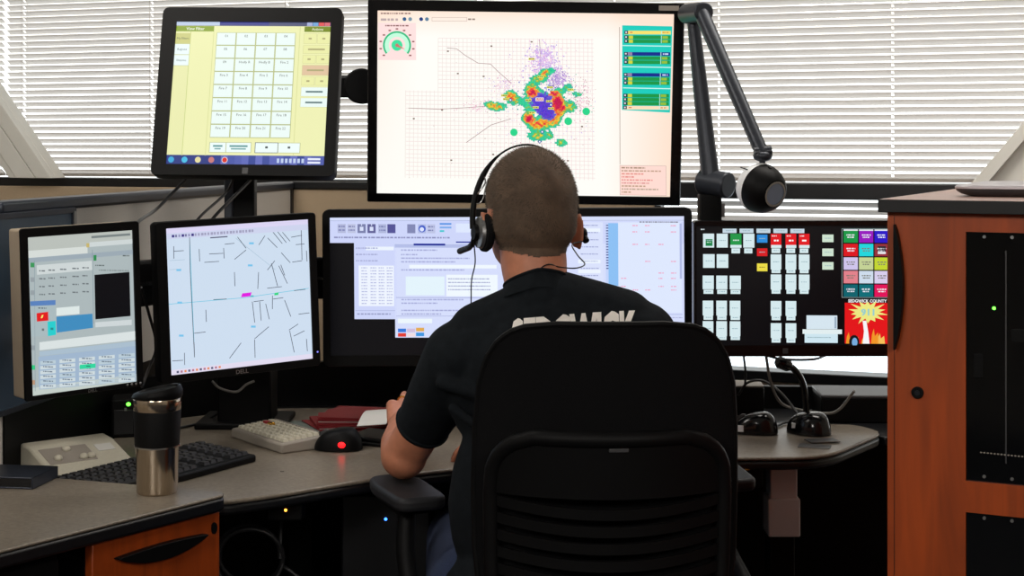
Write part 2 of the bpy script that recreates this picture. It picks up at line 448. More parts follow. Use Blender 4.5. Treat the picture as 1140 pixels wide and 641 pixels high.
# --- the big map monitor
q = [(420.5, 12), (752, 15.5), (744.5, 217), (419, 217.6)]
big = monitor('largest monitor, top centre, showing a coloured heat map on a pale grid', (0.0298, 3.5, 1.4331), -0.21, 5.31, 0.73, 0.7226, 0.4651, (-0.339, -0.212, 0.337, 0.2075), depth=0.03, back=0.05, r=0.004, bez='black_gloss', mount=True)
s = Screen(-0.339, -0.212, 0.337, 0.2075, q)
NU, NV = 22, 14
def bgc(u, v):
    e = max(0, 1 - u / 0.13) * 0.5 * (1 - v) + max(0, (u - 0.78) / 0.22) + max(0, 1 - v / 0.12) * 0.8
    e = min(1, e); return (255, 254 - 26 * e, 248 - 40 * e)
for i in range(NU):
    for j in range(NV):
        P = [(i / NU, j / NV), ((i + 1) / NU, j / NV), ((i + 1) / NU, (j + 1) / NV), (i / NU, (j + 1) / NV)]
        s.raw(P, [lin(bgc(*p)) for p in P], 0)
s.bars(424, 14.5, 458, 1.6, (150, 110, 105)); s.bars(424, 21, 446, 2.6, (190, 170, 170))
for x, c in ((451, (40, 90, 140)), (457.5, (120, 150, 170)), (470, (20, 60, 130)), (476.5, (90, 130, 160))): s.disc(x, 21.7, 2.2, c, 3)
s.frame(482, 19.5, 522, 24, (205, 180, 172), 0.5); s.bars(523, 20.8, 531, 1.8, (150, 130, 120))
# gauge
s.rect(421, 26, 464, 68, (255, 226, 224), 1)
gx, gy = 442.4, 51.3
def arc(r0, r1, a0, a1, col, layer, n=28):
    for k in range(n):
        A, B = R(a0 + (a1 - a0) * k / n), R(a0 + (a1 - a0) * (k + 1) / n)
        s.poly([(gx + r0 * math.cos(A), gy - r0 * math.sin(A)), (gx + r1 * math.cos(A), gy - r1 * math.sin(A)), (gx + r1 * math.cos(B), gy - r1 * math.sin(B)), (gx + r0 * math.cos(B), gy - r0 * math.sin(B))], col, layer)
arc(9.5, 14.5, 218, -38, (196, 255, 222), 2); arc(14, 16, 218, -38, (40, 190, 130), 3)
s.disc(gx, gy, 6.3, (60, 226, 160), 3, n=20); s.disc(gx, gy, 2, (200, 120, 110), 4)
s.poly([(gx + 1, gy - 1), (gx + 9, gy + 4.6), (gx - 1, gy + 1.5)], (210, 120, 110), 4)
for k in range(11):
    a = R(218 - 25.6 * k); s.rect(gx + 19 * math.cos(a) - 1.4, gy - 18.5 * math.sin(a) - .8, gx + 19 * math.cos(a) + 1.4, gy - 18.5 * math.sin(a) + .8, (150, 90, 90), 3)
s.bars(429, 28.4, 456, 1.5, (140, 90, 90))
# map grid
def gcol(x): return (238, 228, 220) if x < 560 else (242, 222, 220)
x = 452.0
while x < 664:
    s.line(x, 43 if x > 488 else 102, x - 1, 200, 0.6, gcol(x), 1); x += 4.65
y = 43.0
while y < 201:
    s.line(489 if y < 102 else 452, y, 663, y + 1.2, 0.6, gcol(600), 1); y += 4.65
for P in ([(499, 54), (510, 55), (519, 62), (534, 71), (548, 72), (556, 80), (571, 93)], [(455, 122), (490, 123), (520, 121), (545, 119)], [(603, 44), (604, 70), (604, 95)], [(604, 160), (606, 172), (608, 198)], [(570, 133), (548, 140), (520, 160)]):
    for a, b in zip(P, P[1:]): s.line(*a, *b, 0.7, (178, 150, 150), 2)
rnd = random.Random(3)
def scatter(cx, cy, rx, ry, n, cols, sz=0.8):
    for _ in range(n):
        x, y = rnd.gauss(cx, rx), rnd.gauss(cy, ry)
        if 452 < x < 664 and 43 < y < 203: s.rect(x, y, x + rnd.uniform(.5, 1.5) * sz, y + rnd.uniform(.5, 1.5) * sz, rnd.choice(cols), 2)
lav = [(206, 180, 236), (220, 196, 240), (190, 160, 226), (238, 190, 232)]; pk = [(246, 190, 210), (236, 170, 200), (220, 160, 190)]
scatter(606, 62, 8, 8, 330, lav, 1.3); scatter(607, 76, 12, 6, 220, lav, 1.2); scatter(623, 89, 6, 5, 260, [(190, 160, 220), (160, 130, 200), (210, 180, 230)], 1.2)
scatter(563, 95, 8, 5, 130, pk + lav); scatter(535, 118, 12, 4, 120, pk); scatter(650, 108, 6, 10, 130, pk + [(200, 140, 150)])
scatter(600, 115, 34, 30, 420, pk + lav); scatter(575, 130, 50, 35, 120, [(215, 200, 195), (200, 180, 175)])
for x, y in ((499, 57), (548, 51), (510, 82), (539, 85), (460, 133), (549, 172), (502, 179), (492, 123), (632, 178), (648, 140), (593, 46)): s.rect(x, y, x + 2.2, y + 1.6, (130, 110, 100), 3)
# heat field
blobs = [(604, 113, 9, 10, .55), (610, 127, 6, 6, .62), (623, 114, 6, 8, .66), (624, 124, 5, 6, .62), (594, 104, 7, 6, .52), (589, 132, 6, 5, .62), (606, 138, 13, 6, .42), (620, 134, 6, 6, .36), (600, 152, 12, 6, .36), (626, 159, 7, 5, .35),
         (602, 88, 10, 5, .36), (608, 81, 5, 4, .38), (616, 79, 7, 4, .24), (636, 119, 8, 7, .38), (634, 97, 6, 5, .25), (645, 105, 7, 4, .24), (555, 120, 10, 5, .40), (546, 117, 7, 4, .25), (570, 107, 7, 6, .46), (577, 113, 9, 6, .26), (593, 97, 8, 6, .26), (597, 140, 9, 6, .25), (590, 120, 7, 8, .24), (623, 102, 8, 5, .26), (614, 151, 4, 4, .24)]
def field(x, y):
    f = sum(a * math.exp(-((x - bx) / rx) ** 2 - ((y - by) / ry) ** 2) for bx, by, rx, ry, a in blobs)
    n = 0.5 + 0.25 * (math.sin(x * .9 + math.sin(y * .7) * 2) + math.sin(y * 1.1 + math.sin(x * .6) * 2.2))
    return f * (0.62 + 0.52 * n)
ramp = [(.17, (60, 190, 160)), (.24, (50, 205, 150)), (.31, (120, 190, 90)), (.38, (236, 196, 60)), (.48, (240, 140, 50)), (.60, (232, 70, 60)), (.74, (206, 30, 80)), (.88, (150, 50, 170)), (9, (104, 60, 214))]
y = 70.0
while y < 170:
    x = 534.0
    while x < 664:
        f = field(x + .55, y + .55)
        if f > 0.13:
            for th, c in ramp:
                if f < th: break
            s.rect(x, y, x + 1.1, y + 1.1, jit(c, 16), 3)
        x += 1.1
    y += 1.1
def noise2(x, y): return 0.5 + 0.25 * (math.sin(x * .8 + math.sin(y * .9) * 2) + math.sin(y * .9 + math.sin(x * .7) * 2.1))
y = 86.0
while y < 140:
    x = 578.0
    while x < 636:
        n_ = .72 + .56 * noise2(x, y)
        pf = (math.exp(-((x - 605) / 15) ** 2 - ((y - 114) / 12) ** 2) + .9 * math.exp(-((x - 611) / 8) ** 2 - ((y - 127) / 7) ** 2)) * n_
        rf = max(math.exp(-((x - bx) / rx) ** 2 - ((y - by) / ry) ** 2) * a for bx, by, rx, ry, a in ((622, 115, 7, 10, 1.1), (618, 104, 7, 4, .8), (594, 103, 7, 6, .85), (590, 132, 5.5, 5, 1.05), (627, 120, 5, 5, .8))) * (.7 + .6 * noise2(y, x))
        c = None
        if pf > .42: c = (92, 60, 206) if pf > .62 else (112, 84, 204) if (int(x) + int(y)) % 3 else (60, 110, 200)
        if rf > .40 and rf > pf * .62: c = (200, 24, 80) if rf > .74 else (232, 70, 60) if rf > .55 else (238, 140, 60)
        if c: s.rect(x, y, x + 1.1, y + 1.1, jit(c, 18), 4)
        x += 1.1
    y += 1.1
scatter(604, 100, 9, 8, 90, [(90, 110, 230), (60, 160, 190), (70, 90, 200)], 1.2); scatter(640, 108, 9, 12, 120, [(60, 180, 150), (200, 150, 160), (230, 170, 190)], 1.0); scatter(586, 112, 8, 6, 60, [(60, 120, 200), (50, 170, 170)], 1.1)
for x, y, r in ((654, 124, 4.3), (634, 135, 4.4), (573.5, 148, 4.2)): s.disc(x, y, r, (40, 214, 140), 4)
for x, y in ((594, 66), (590, 112), (613, 113), (598, 120), (594, 126), (615, 121), (637, 100), (614, 97.5), (604, 86), (565, 111), (563, 107)):
    s.rect(x - 3.4, y - 1.2, x + 3.4, y + 1.2, (244, 236, 110), 5); s.bars(x - 3.0, y - .6, x + 3.0, 1.1, (110, 120, 60), 6)
s.rect(598, 109, 607, 113, (250, 240, 240), 5); s.bars(599, 109.8, 606.5, 1.2, (200, 50, 60), 6); s.bars(599, 111.4, 606.5, 1.0, (200, 50, 60), 6)
for x, y in ((570, 112), (615, 117), (605, 147), (602, 158)): s.poly([(x - 2.4, y), (x, y - 2.4), (x + 2.4, y), (x, y + 2.4)], (40, 70, 150), 5); s.rect(x - .9, y - .9, x + .9, y + .9, (240, 250, 255), 6)
# unit table
s.poly([(695, 28), (750, 29), (746, 124.5), (693.5, 122)], (20, 206, 190), 1)
def trow(y, kind, k):
    o = (y - 28) * 0.03
    x0, x1 = 697.5 - o, 748.5 - o * 1.4
    c = {'y': (246, 226, 110), 'g': (20, 150, 70), 'b': (10, 40, 140), 'c': (252, 224, 190)}[kind]
    s.rect(x0, y, x1, y + 4.0, c, 2)
    s.rect(x0, y, x0 + 4, y + 3.6, (40, 30, 60), 3); s.rect(x0 + 1, y + .9, x0 + 2.8, y + 2.6, (230, 220, 230), 4)
    if kind == 'g':
        s.rect(x0 + 5, y + .2, x0 + 9.5, y + 3.7, (210, 214, 60), 3); s.rect(x1 - 9, y + .5, x1 - 3, y + 3.4, (150, 190, 60), 3)
    if kind == 'b': s.rect(x0 + 4, y + .2, x0 + 9, y + 3.6, (150, 130, 170), 3); s.bars(x1 - 8, y + 1.2, x1 - 2, 1.6, (210, 220, 250), 3)
    if kind in 'yc': s.bars(x0 + 6, y + 1.2, x0 + 10, 1.3, (220, 130, 80), 3); s.bars(x1 - 9, y + 1.2, x1 - 2, 1.3, (220, 150, 80), 3)
    s.rect(x1 - 10.5, y, x1 - 9.8, y + 4, (200, 240, 230), 4)
for y, kd in ((34, 'y'), (39.3, 'g'), (43.8, 'g'), (57.8, 'b'), (62.5, 'g'), (67, 'g'), (81, 'b'), (85.6, 'g'), (90, 'g'), (104, 'g'), (108.4, 'g'), (112.8, 'g'), (117.4, 'c')): trow(y, kd, 0)
for y in (50.5, 74, 97.5): s.line(695, y, 748, y + .6, 1.0, (210, 250, 244), 3)
s.line(692, 30, 690.5, 182, 0.7, (170, 150, 140), 2)
s.rect(690, 183, 741, 216, (255, 220, 210), 1); s.frame(690, 183, 741, 216, (206, 178, 170), 0.5, 2)
for k, (w, c) in enumerate(((26, (170, 140, 118)), (44, (196, 160, 138)), (24, (232, 150, 140)), (14, (232, 140, 134)), (34, (234, 150, 144)), (30, (226, 150, 148)), (26, (196, 160, 134)), (40, (186, 166, 146)), (10, (196, 160, 134)))): s.bars(692, 185 + 3.35 * k, 692 + w, 1.5, c, 3)
s.build(big)
m = MB(); m.box(0.302, 0.348, -0.001, 0.0005, 0.2155, 0.2268); o = m.build('asset_sticker', 'grey_plastic', big); o['label'] = 'grey sticker in the upper right corner'

# --- tilted touchscreen, top left
tch = monitor('tilted black touchscreen at top left with a yellow page of Fire buttons', (-0.5547, 3.2, 1.4516), -2.2, -14.27, 0.5, 0.3849, 0.3686, (-0.161, -0.160, 0.169, 0.1517), depth=0.03, back=0.05, r=0.014, mount=True)
s = Screen(-0.161, -0.160, 0.169, 0.1517, [(196, 21), (371, 27), (358, 182), (185, 184)], (165, 0), 3.127)
s.urect(0, 0, 1, 1, (238, 240, 180), 0)
def qd(a, b, c, d, col, layer=1): s.poly([a, b, c, d], col, layer)
UV = lambda u, v: (u, v)
def ur(u0, v0, u1, v1, col, layer=1): s.urect(u0, v0, u1, v1, col, layer)
def utext(t, u, v, h, col, layer=4, bold=0.0, st=1.0):
    vs, fs = text_mesh(t, bold); w = max(p.x for p in vs); k = h / 0.7; a = 0.93; c = lin(col)
    for f in fs: s.raw([(u + (vs[i].x - w / 2) * k * a * st, v + h / 2 - vs[i].y * k) for i in f], [c] * len(f), layer)
ur(0, 0, 1, .028, (70, 70, 110)); ur(0, 0, .28, .026, (190, 206, 232), 2); ur(.28, 0, .6, .026, (60, 66, 140), 2); ur(.6, 0, .84, .026, (80, 86, 120), 2)
for k, c in enumerate(((170, 180, 220), (120, 170, 220), (230, 90, 90), (220, 110, 120))): ur(.845 + .038 * k, .001, .88 + .038 * k, .026, c, 3)
ur(0, .03, .245, .068, (138, 164, 44)); utext('View Filter', .125, .049, .020, (240, 245, 220), 4, .02)
ur(.83, .03, 1, .068, (120, 140, 30)); utext('Actions', .915, .049, .018, (230, 235, 200), 4, .02)
ur(0, .07, .094, 1, (234, 236, 176), 1); ur(.094, .07, .098, .94, (200, 210, 130), 2); ur(.243, .07, .247, .94, (216, 220, 150), 2); ur(.80, .03, .804, .94, (216, 220, 150), 2)
for k, (t, c) in enumerate((('My Filters', (206, 206, 130)), ('Regions', (236, 250, 250)), ('Stations', (236, 250, 250)))):
    v = .082 + .078 * k; ur(0, v, .095, v + .074, c, 2); ur(0, v + .073, .095, v + .076, (190, 196, 140), 3); utext(t, .047, v + .036, .015, (50, 80, 80))
names = ['01', '02', '03', '04', '05', '06', '07', '08', '09', 'Hndly R', 'Hndly B', 'Fire 2'] + ['Fire %d' % k for k in range(3, 23)]
for i, t in enumerate(names):
    r_, c_ = divmod(i, 4); u = .268 + .128 * c_; v = .078 + .0925 * r_
    ur(u - .003, v - .003, u + .124, v + .0895, (176, 184, 120), 2); ur(u, v, u + .120, v + .085, (236, 250, 246), 3); utext(t, u + .06, v + .022, .017, (60, 66, 60))
for i, (u0, v0, u1, v1, c) in enumerate(((.83, .082, .91, .15, (236, 238, 170)), (.918, .082, .998, .15, (236, 238, 170)), (.83, .165, .998, .22, (236, 238, 170)), (.83, .235, .91, .29, (236, 238, 170)), (.918, .235, .998, .29, (236, 238, 170)), (.83, .305, .998, .375, (226, 196, 160)), (.83, .388, .91, .445, (236, 238, 170)), (.918, .388, .998, .445, (236, 238, 170)), (.83, .46, .998, .522, (236, 250, 246)), (.83, .535, .998, .597, (236, 250, 246)))):
    ur(u0 - .002, v0 - .002, u1 + .002, v1 + .002, (206, 206, 140), 2); ur(u0, v0, u1, v1, c, 3)
    s.raw([(u0 + .03, (v0 + v1) / 2 - .006), (u1 - .03, (v0 + v1) / 2 - .006), (u1 - .03, (v0 + v1) / 2 + .006), (u0 + .03, (v0 + v1) / 2 + .006)], [lin((176, 170, 120) if i < 8 else (90, 120, 120))] * 4, 4)
for u0, u1, d in ((.27, .37, 1), (.375, .53, 1), (.56, .70, 2), (.705, .84, 0)):
    ur(u0 - .004, .845, u1 + .004, .918, (70, 90, 110) if d == 2 else (190, 196, 140), 2); ur(u0, .849, u1, .914, (238, 252, 250), 3)
    if d == 1: ur(u0 + .02, .866, u1 - .02, .878, (90, 150, 150), 4); ur(u0 + .03, .886, u1 - .03, .896, (120, 170, 170), 4)
    else: ur((u0 + u1) / 2 - .008, .872, (u0 + u1) / 2 + .008, .886, (60, 70, 70), 4)
ur(0, .935, 1, 1, (40, 56, 130), 2)
for k in range(16): ur(.30 + k * .044, .936, .345 + k * .044, 1, (40 + 60 * abs(math.sin(k * 1.3)), 60 + 50 * abs(math.sin(k * 1.3)), 140 + 50 * abs(math.sin(k * 1.3))), 3)
for k, c in enumerate(((60, 170, 220), (70, 190, 230), (230, 220, 160), (200, 120, 120), (244, 240, 240))):
    u = .03 + .085 * k
    s.raw([(u + .019 * math.cos(2 * math.pi * j / 12), .968 + .021 * math.sin(2 * math.pi * j / 12)) for j in range(12)], [lin(c)] * 12, 4)
s.raw([(.37 + .016 * math.cos(2 * math.pi * j / 10), .968 + .018 * math.sin(2 * math.pi * j / 10)) for j in range(10)], [lin((220, 40, 30))] * 10, 5)
for k in range(7): ur(.70 + .026 * k, .955, .716 + .026 * k, .985, (190, 206, 236), 4)
ur(.895, .95, .975, .964, (230, 235, 250), 4); ur(.895, .974, .975, .988, (230, 235, 250), 4)
s.build(tch)
m = MB(); m.prism(rrect(.012, .013, .001), -0.001, 0.0005, Matrix.Translation(Vector((0.006, 0, -0.1735))) @ XZ); m.build('brand_badge', 'dark_grey_plastic', tch)

# --- wide monitor in the centre
ult = monitor('wide black centre monitor behind the man with white and lavender windows', (-0.009, 3.3, 1.0305), 0.84, 0.21, -0.34, 0.7998, 0.3388, (-0.3835, -0.146, 0.3825, 0.152), depth=0.028, back=0.05, r=0.014, mount=True)
s = Screen(-0.3835, -0.146, 0.3825, 0.152, [(367.5, 243), (762, 239), (762, 393), (367.5, 396)])
s.urect(0, 0, 1, 1, (7, 7, 10), 0)
LV = (206, 214, 250)
s.rect(367.5, 240, 762, 271, LV, 1); s.rect(394, 271, 441, 355.5, LV, 1); s.rect(439, 271, 762, 376, (214, 222, 252), 1)
s.rect(368, 240, 762, 246, (214, 222, 250), 2); s.line(368, 246.5, 762, 244.5, .6, (170, 180, 220), 3)
for k, (x, c) in enumerate(((376, (180, 186, 220)), (387, (190, 196, 226)), (398, (120, 126, 170)), (409, (96, 96, 150)), (421, (176, 184, 220)), (431, (84, 84, 150)), (453, (130, 136, 180)), (465, (176, 186, 226)), (475, (190, 196, 230)))):
    s.rect(x, 250, x + 9, 260, c, 3)
    if k in (2, 3): s.rect(x + 2.5, 253, x + 6.5, 257.5, (216, 224, 250), 4); s.rect(x + 4, 250, x + 5, 252, (216, 224, 250), 4)
    if k == 7: s.disc(x + 4.5, 255, 4, (60, 90, 200), 4); s.disc(x + 4.2, 255.6, 2.4, (220, 228, 255), 5)
    if k in (0, 1, 4, 8): s.bars(x + 1, 252, x + 8, 1.4, (110, 116, 170), 4); s.bars(x + 1, 256, x + 8, 1.4, (120, 126, 180), 4)
for y, c in ((248.5, (90, 150, 230)), (252.5, (120, 170, 236)), (256.5, (60, 200, 210))): s.rect(489, y, 502 if y < 256 else 494, y + 2, c, 3)
s.rect(507, 249, 528, 259, (222, 232, 255), 2); s.bars(372, 264, 500, 1.7, (140, 144, 190), 3)
s.rect(439, 272, 530, 276, (180, 190, 232), 2); s.rect(460, 271.4, 495, 273.6, (20, 40, 150), 3); s.rect(507, 269, 530, 270.4, (20, 40, 150), 3)
for y in (276, 283, 290): s.bars(396, y, 420, 1.4, (166, 172, 214), 3)
s.rect(407, 275, 438, 279, (236, 244, 255), 2)
s.rect(399, 296, 438, 341, (238, 244, 255), 2)
for k in range(13):
    for x in (402, 412, 421, 430): s.bars(x, 298 + 3.3 * k, x + 6.5, 1.1, (176, 182, 222), 3)
s.bars(397, 349, 434, 1.6, (150, 156, 196), 3); s.line(395, 346, 439, 346, .6, (170, 178, 220), 3)
for y, w in ((278, 40), (283, 18), (287, 76), (291, 60), (300, 70), (333, 70), (337, 40), (345, 90), (349, 44)): s.bars(446, y, 446 + w, 1.5, (166, 172, 218), 3)
s.rect(455, 295, 552, 299, (240, 248, 255), 2); s.rect(451, 308, 494, 329, (228, 244, 252), 2); s.rect(496, 306, 553, 330, (240, 248, 255), 2)
for y in (310, 314, 318, 322): s.bars(498, y, 545, 1.2, (160, 166, 206), 3)
s.line(440, 331.5, 560, 331.5, .8, (170, 178, 222), 3); s.line(440, 352, 520, 352, .6, (170, 178, 222), 3); s.rect(442, 355, 480, 360, (236, 246, 252), 2)
for x, y, c in ((442, 366, (50, 120, 220)), (442, 371, (225, 60, 50)), (462, 365, (226, 170, 80)), (462, 370.4, (60, 150, 225)), (452, 366, (210, 190, 220)), (452, 371, (240, 220, 225))): s.rect(x, y, x + 9, y + 4, c, 3)
s.rect(644, 247, 671, 355, (218, 226, 252), 2)
for y in range(250, 350, 8): s.bars(646, y, 666, 1.2, (160, 168, 212), 3)
for y in (254, 289, 300): s.rect(643, y, 668, y + 4, (236, 244, 255), 3)
s.rect(677, 248, 688, 318, (140, 192, 244), 3); s.rect(674, 248, 677.5, 318, (196, 212, 250), 2)
for y in range(250, 300, 3): s.rect(674.5, y, 677, y + 1.2, (60, 70, 130), 4)
s.rect(688, 247, 759, 348, (222, 232, 254), 2)
rnd = random.Random(5)
for x in (691, 704, 718, 733, 747):
    for y in (250, 257, 262, 271, 290, 303, 309, 318, 322): 
        if rnd.random() < .62: s.bars(x, y, x + 6, 1.3, (236, 170, 200), 4, rnd)
s.bars(712, 246, 756, 1.3, (130, 130, 150), 4); s.rect(757, 248, 759.5, 310, (176, 186, 228), 4); s.line(688, 350, 760, 350, .8, (176, 186, 228), 3); s.bars(744, 353, 760, 1.2, (176, 182, 222), 3)
s.build(ult)

# --- street map monitor, left of centre
mid = monitor('square black monitor showing a pale street map with one magenta mark', (-0.5506, 3.1, 1.0299), 32.41, -.31, -2.02, 0.3461, 0.3201, (-0.1515, -0.1443, 0.156, 0.1468), depth=0.025, back=0.045, r=0.007, mount=True)
s = Screen(-0.1515, -0.1443, 0.156, 0.1468, [(184, 254.5), (343, 244), (349.5, 399), (192, 418)], (150, 220), 2.671)
s.urect(0, 0, 1, 1, (206, 222, 240), 0); s.urect(0, 0, 1, .035, (220, 214, 244), 1); s.urect(0, .035, 1, .075, (206, 212, 238), 1); s.urect(0, .965, 1, 1, (226, 220, 240), 1)
for k in range(26):
    u = .04 + .022 * k; s.urect(u, .046, u + (.013 if k % 3 else .017), .064, [(60, 50, 130), (120, 120, 160), (150, 150, 190)][k % 3] if k < 7 else (160, 160, 190), 2)
s.urect(.30, .08, .42, .088, (90, 90, 120), 2)
for k in range(12): s.urect(.04 + .026 * k, .975, .055 + .026 * k, .99, [(90, 90, 120), (180, 120, 140), (230, 140, 90)][k % 3], 2)
BK = (66, 72, 88)
for l in ((163, 118, 166, 215), (166, 215, 182, 475), (116, 145, 117, 182), (117, 160, 146, 158), (192, 153, 194, 190), (208, 193, 252, 190), (222, 168, 264, 166), (265, 150, 267, 181), (268, 139, 297, 136), (306, 117, 332, 151), (332, 156, 298, 184), (370, 141, 388, 113), (396, 120, 425, 149), (412, 103, 440, 137), (426, 102, 452, 134), (440, 103, 463, 130), (437, 164, 464, 194), (466, 118, 498, 112), (496, 97, 499, 186), (470, 192, 499, 188), (298, 222, 300, 264), (370, 222, 368, 272), (396, 216, 418, 188), (408, 196, 427, 264), (430, 203, 456, 256), (436, 200, 448, 232), (396, 270, 440, 265), (236, 304, 276, 302), (214, 334, 216, 370), (180, 404, 214, 400), (352, 310, 360, 372), (374, 310, 379, 366), (392, 316, 403, 362), (412, 292, 412, 332), (448, 305, 467, 354), (356, 310, 386, 306), (414, 302, 444, 298), (476, 277, 510, 273), (490, 347, 522, 343), (360, 420, 402, 384), (360, 422, 362, 476), (286, 478, 320, 432), (462, 394, 489, 376), (464, 396, 478, 460), (476, 412, 508, 396), (514, 420, 517, 456), (152, 462, 153, 498), (116, 486, 148, 484), (180, 430, 182, 474), (480, 140, 506, 138), (512, 158, 514, 190)):
    s.line(*l, 1.8, BK, 3)
for l in ((101, 318, 330, 298), (330, 298, 520, 270), (163, 118, 180, 430)): s.line(*l, 1.8, (110, 200, 226), 2)
for l in ((300, 120, 420, 215), (104, 188, 150, 185), (104, 215, 140, 213)): s.line(*l, 1.0, (150, 180, 200), 2)
for x, y in ((345, 202), (132, 216), (136, 313), (142, 411), (356, 384), (348, 136)): s.rect(x - 7, y - 3, x + 7, y + 3, (120, 196, 236), 2)
s.poly([(322, 285), (350, 282), (346, 294), (318, 297)], (226, 30, 226), 4); s.poly([(418, 284), (430, 282), (429, 290), (417, 291)], (50, 214, 130), 4); s.rect(346, 291, 356, 296, (80, 190, 200), 4)
s.build(mid)
bezel_logo(mid, 'DELL', -0.003, -0.1567, 0.0085)
m = MB(); m.ell((0.166, -0.0003, -0.131), (.0018, .001, .0018)); m.build('power_light', 'led_small', mid)

# --- dispatch list monitor at far left
far = monitor('narrow monitor at far left with beige back, grey windows and a red button', (-0.771, 2.75, 1.04), 39.91, -.13, -1.77, 0.2251, 0.3048, (-0.0995, -0.1435, 0.0998, 0.1363), depth=0.007, back=0.062, r=0.005, housing='beige_housing', mount=True, straight=.8)
s = Screen(-0.0995, -0.1435, 0.0998, 0.1363, [(31.5, 265), (148, 255.5), (153, 422), (36, 444)], (20, 245), 3.053)
s.urect(0, 0, 1, 1, (172, 184, 186), 0); s.urect(0, 0, 1, .09, (186, 192, 186), 1); s.urect(0, .085, .56, .13, (214, 220, 216), 2); s.urect(0, .13, 1, .16, (156, 170, 180), 2)
s.urect(.58, .06, 1, .09, (206, 214, 214), 2); s.urect(.6, .02, .98, .035, (120, 130, 130), 3)
s.urect(.08, .18, .6, .24, (206, 214, 214), 2)
for k in range(4):
    for x in (76, 108, 148, 190, 224): s.bars(x, 172 + 27 * k - (x - 76) * .09, x + 22, 4.5, (110, 118, 122), 3)
s.poly([(265, 184), (382, 172), (386, 320), (268, 335)], (8, 8, 12), 3); s.poly([(268, 345), (390, 332), (390, 350), (268, 362)], (206, 214, 216), 2); s.bars(360, 116, 384, 4, (90, 100, 100), 3); s.bars(268, 150, 300, 4, (100, 110, 110), 3)
s.bars(280, 166, 380, 4, (130, 140, 140), 3)
s.poly([(135, 330), (258, 316), (260, 364), (136, 385)], (64, 140, 190), 2); s.poly([(135, 300), (214, 291), (214, 318), (135, 327)], (222, 232, 230), 3)
s.poly([(46, 280), (132, 274), (134, 394), (48, 402)], (170, 186, 190), 3); s.poly([(44, 280), (132, 273), (132, 290), (45, 296)], (90, 130, 190), 4)
s.poly([(66, 320), (106, 314), (107, 344), (67, 349)], (226, 30, 30), 5); s.poly([(84, 326), (90, 325), (86, 336), (80, 337)], (250, 240, 120), 6)
s.poly([(104, 348), (132, 344), (133, 392), (105, 398)], (40, 206, 206), 5); s.bars(72, 300, 100, 4, (90, 100, 110), 5); s.bars(84, 372, 92, 8, (110, 120, 120), 5); s.bars(114, 368, 124, 8, (40, 140, 140), 6)
s.poly([(76, 420), (402, 370), (402, 400), (76, 448)], (218, 226, 226), 2); s.poly([(76, 452), (404, 404), (404, 420), (76, 468)], (170, 190, 206), 2)
s.poly([(72, 470), (404, 420), (405, 540), (74, 585)], (160, 182, 206), 2)
for r_ in range(6):
    for c_ in range(5):
        x = 78 + 67 * c_; y = 486 + 16.5 * r_ - (x - 78) * .13
        s.poly([(x, y), (x + 54, y - 7), (x + 54, y + 5), (x, y + 12)], (206, 218, 222) if (r_ * 5 + c_) % 4 else (186, 204, 214), 3); s.bars(x + 10, y - 1, x + 44, 4, (110, 124, 140), 4)
s.poly([(214, 492), (268, 485), (268, 500), (214, 507)], (50, 214, 160), 5); s.rect(236, 494, 250, 497, (40, 110, 90), 6)
for y, c in ((155, (60, 150, 90)), (205, (150, 160, 165)), (250, (150, 160, 165)), (440, (150, 160, 165)), (508, (50, 200, 130)), (560, (190, 150, 120))): s.rect(46, y - 8, 60, y + 8, c, 3)
s.poly([(262, 118), (272, 117), (272, 136), (262, 137)], (50, 140, 80), 3); s.rect(238, 78, 248, 92, (200, 180, 110), 3)
s.urect(0, .95, 1, 1, (196, 206, 200), 2); s.line(60, 140, 60, 590, 1.5, (130, 150, 160), 3); s.line(258, 100, 262, 350, 1.5, (120, 140, 150), 3)
s.build(far)
bezel_logo(far, 'DELL', 0.012, -0.1505, 0.0055)
for k in range(4):
    m = MB(); m.ell((0.080 + 0.0085 * k, -0.0003, -0.1468), (.0022, .0012, .0022), n=12, m=8); m.build('control_button', 'grey_metal', far)

# --- wide touchscreen on the right
rgt = monitor('wide black touchscreen beside the wooden cabinet with rows of white call buttons', (0.6134, 3.2, 1.0358), -.81, .73, -.17, 0.4656, 0.2855, (-0.2265, -0.119, 0.2265, 0.132), depth=0.03, back=0.04, r=0.006, bez='black_gloss', mount=True)
s = Screen(-0.2265, -0.119, 0.2265, 0.132, [(775.5, 251), (1015, 250), (1015, 384), (775.5, 386)], (760, 235), 3.883)
s.urect(0, 0, 1, 1, (6, 6, 8), 0)
WB = (214, 234, 238)
def btn(x0, y0, x1, y1, c=WB, t=None, layer=1):
    s.rect(x0, y0, x1, y1, c, layer)
    y = (y0 + y1) / 2
    s.bars(x0 + (x1 - x0) * .22, y - 2.5, x1 - (x1 - x0) * .2, 3.5, t or (150, 180, 190), layer + 2)
s.bars(80, 75, 98, 5, (200, 210, 215), 2)
for x in (175, 248, 321, 394, 467): btn(x, 74, x + 60, 93, (196, 214, 226))
for x, c in ((90, WB), (149, WB), (208, (30, 150, 70)), (264, WB)): btn(x, 96, x + 48, 157, c)
s.rect(101, 120, 131, 150, (10, 130, 70), 2); s.bars(106, 132, 126, 4, (200, 230, 210), 4); s.rect(208, 145, 256, 158, WB, 3); s.bars(220, 122, 245, 5, (220, 240, 225), 4)
btn(213, 160, 250, 182); btn(268, 160, 303, 182)
btn(323, 100, 368, 135, (40, 140, 220)); btn(323, 160, 368, 194, (214, 24, 30)); btn(323, 226, 368, 260, (236, 220, 70), (130, 110, 40))
for x in (90, 149): btn(x, 186, x + 50, 246)
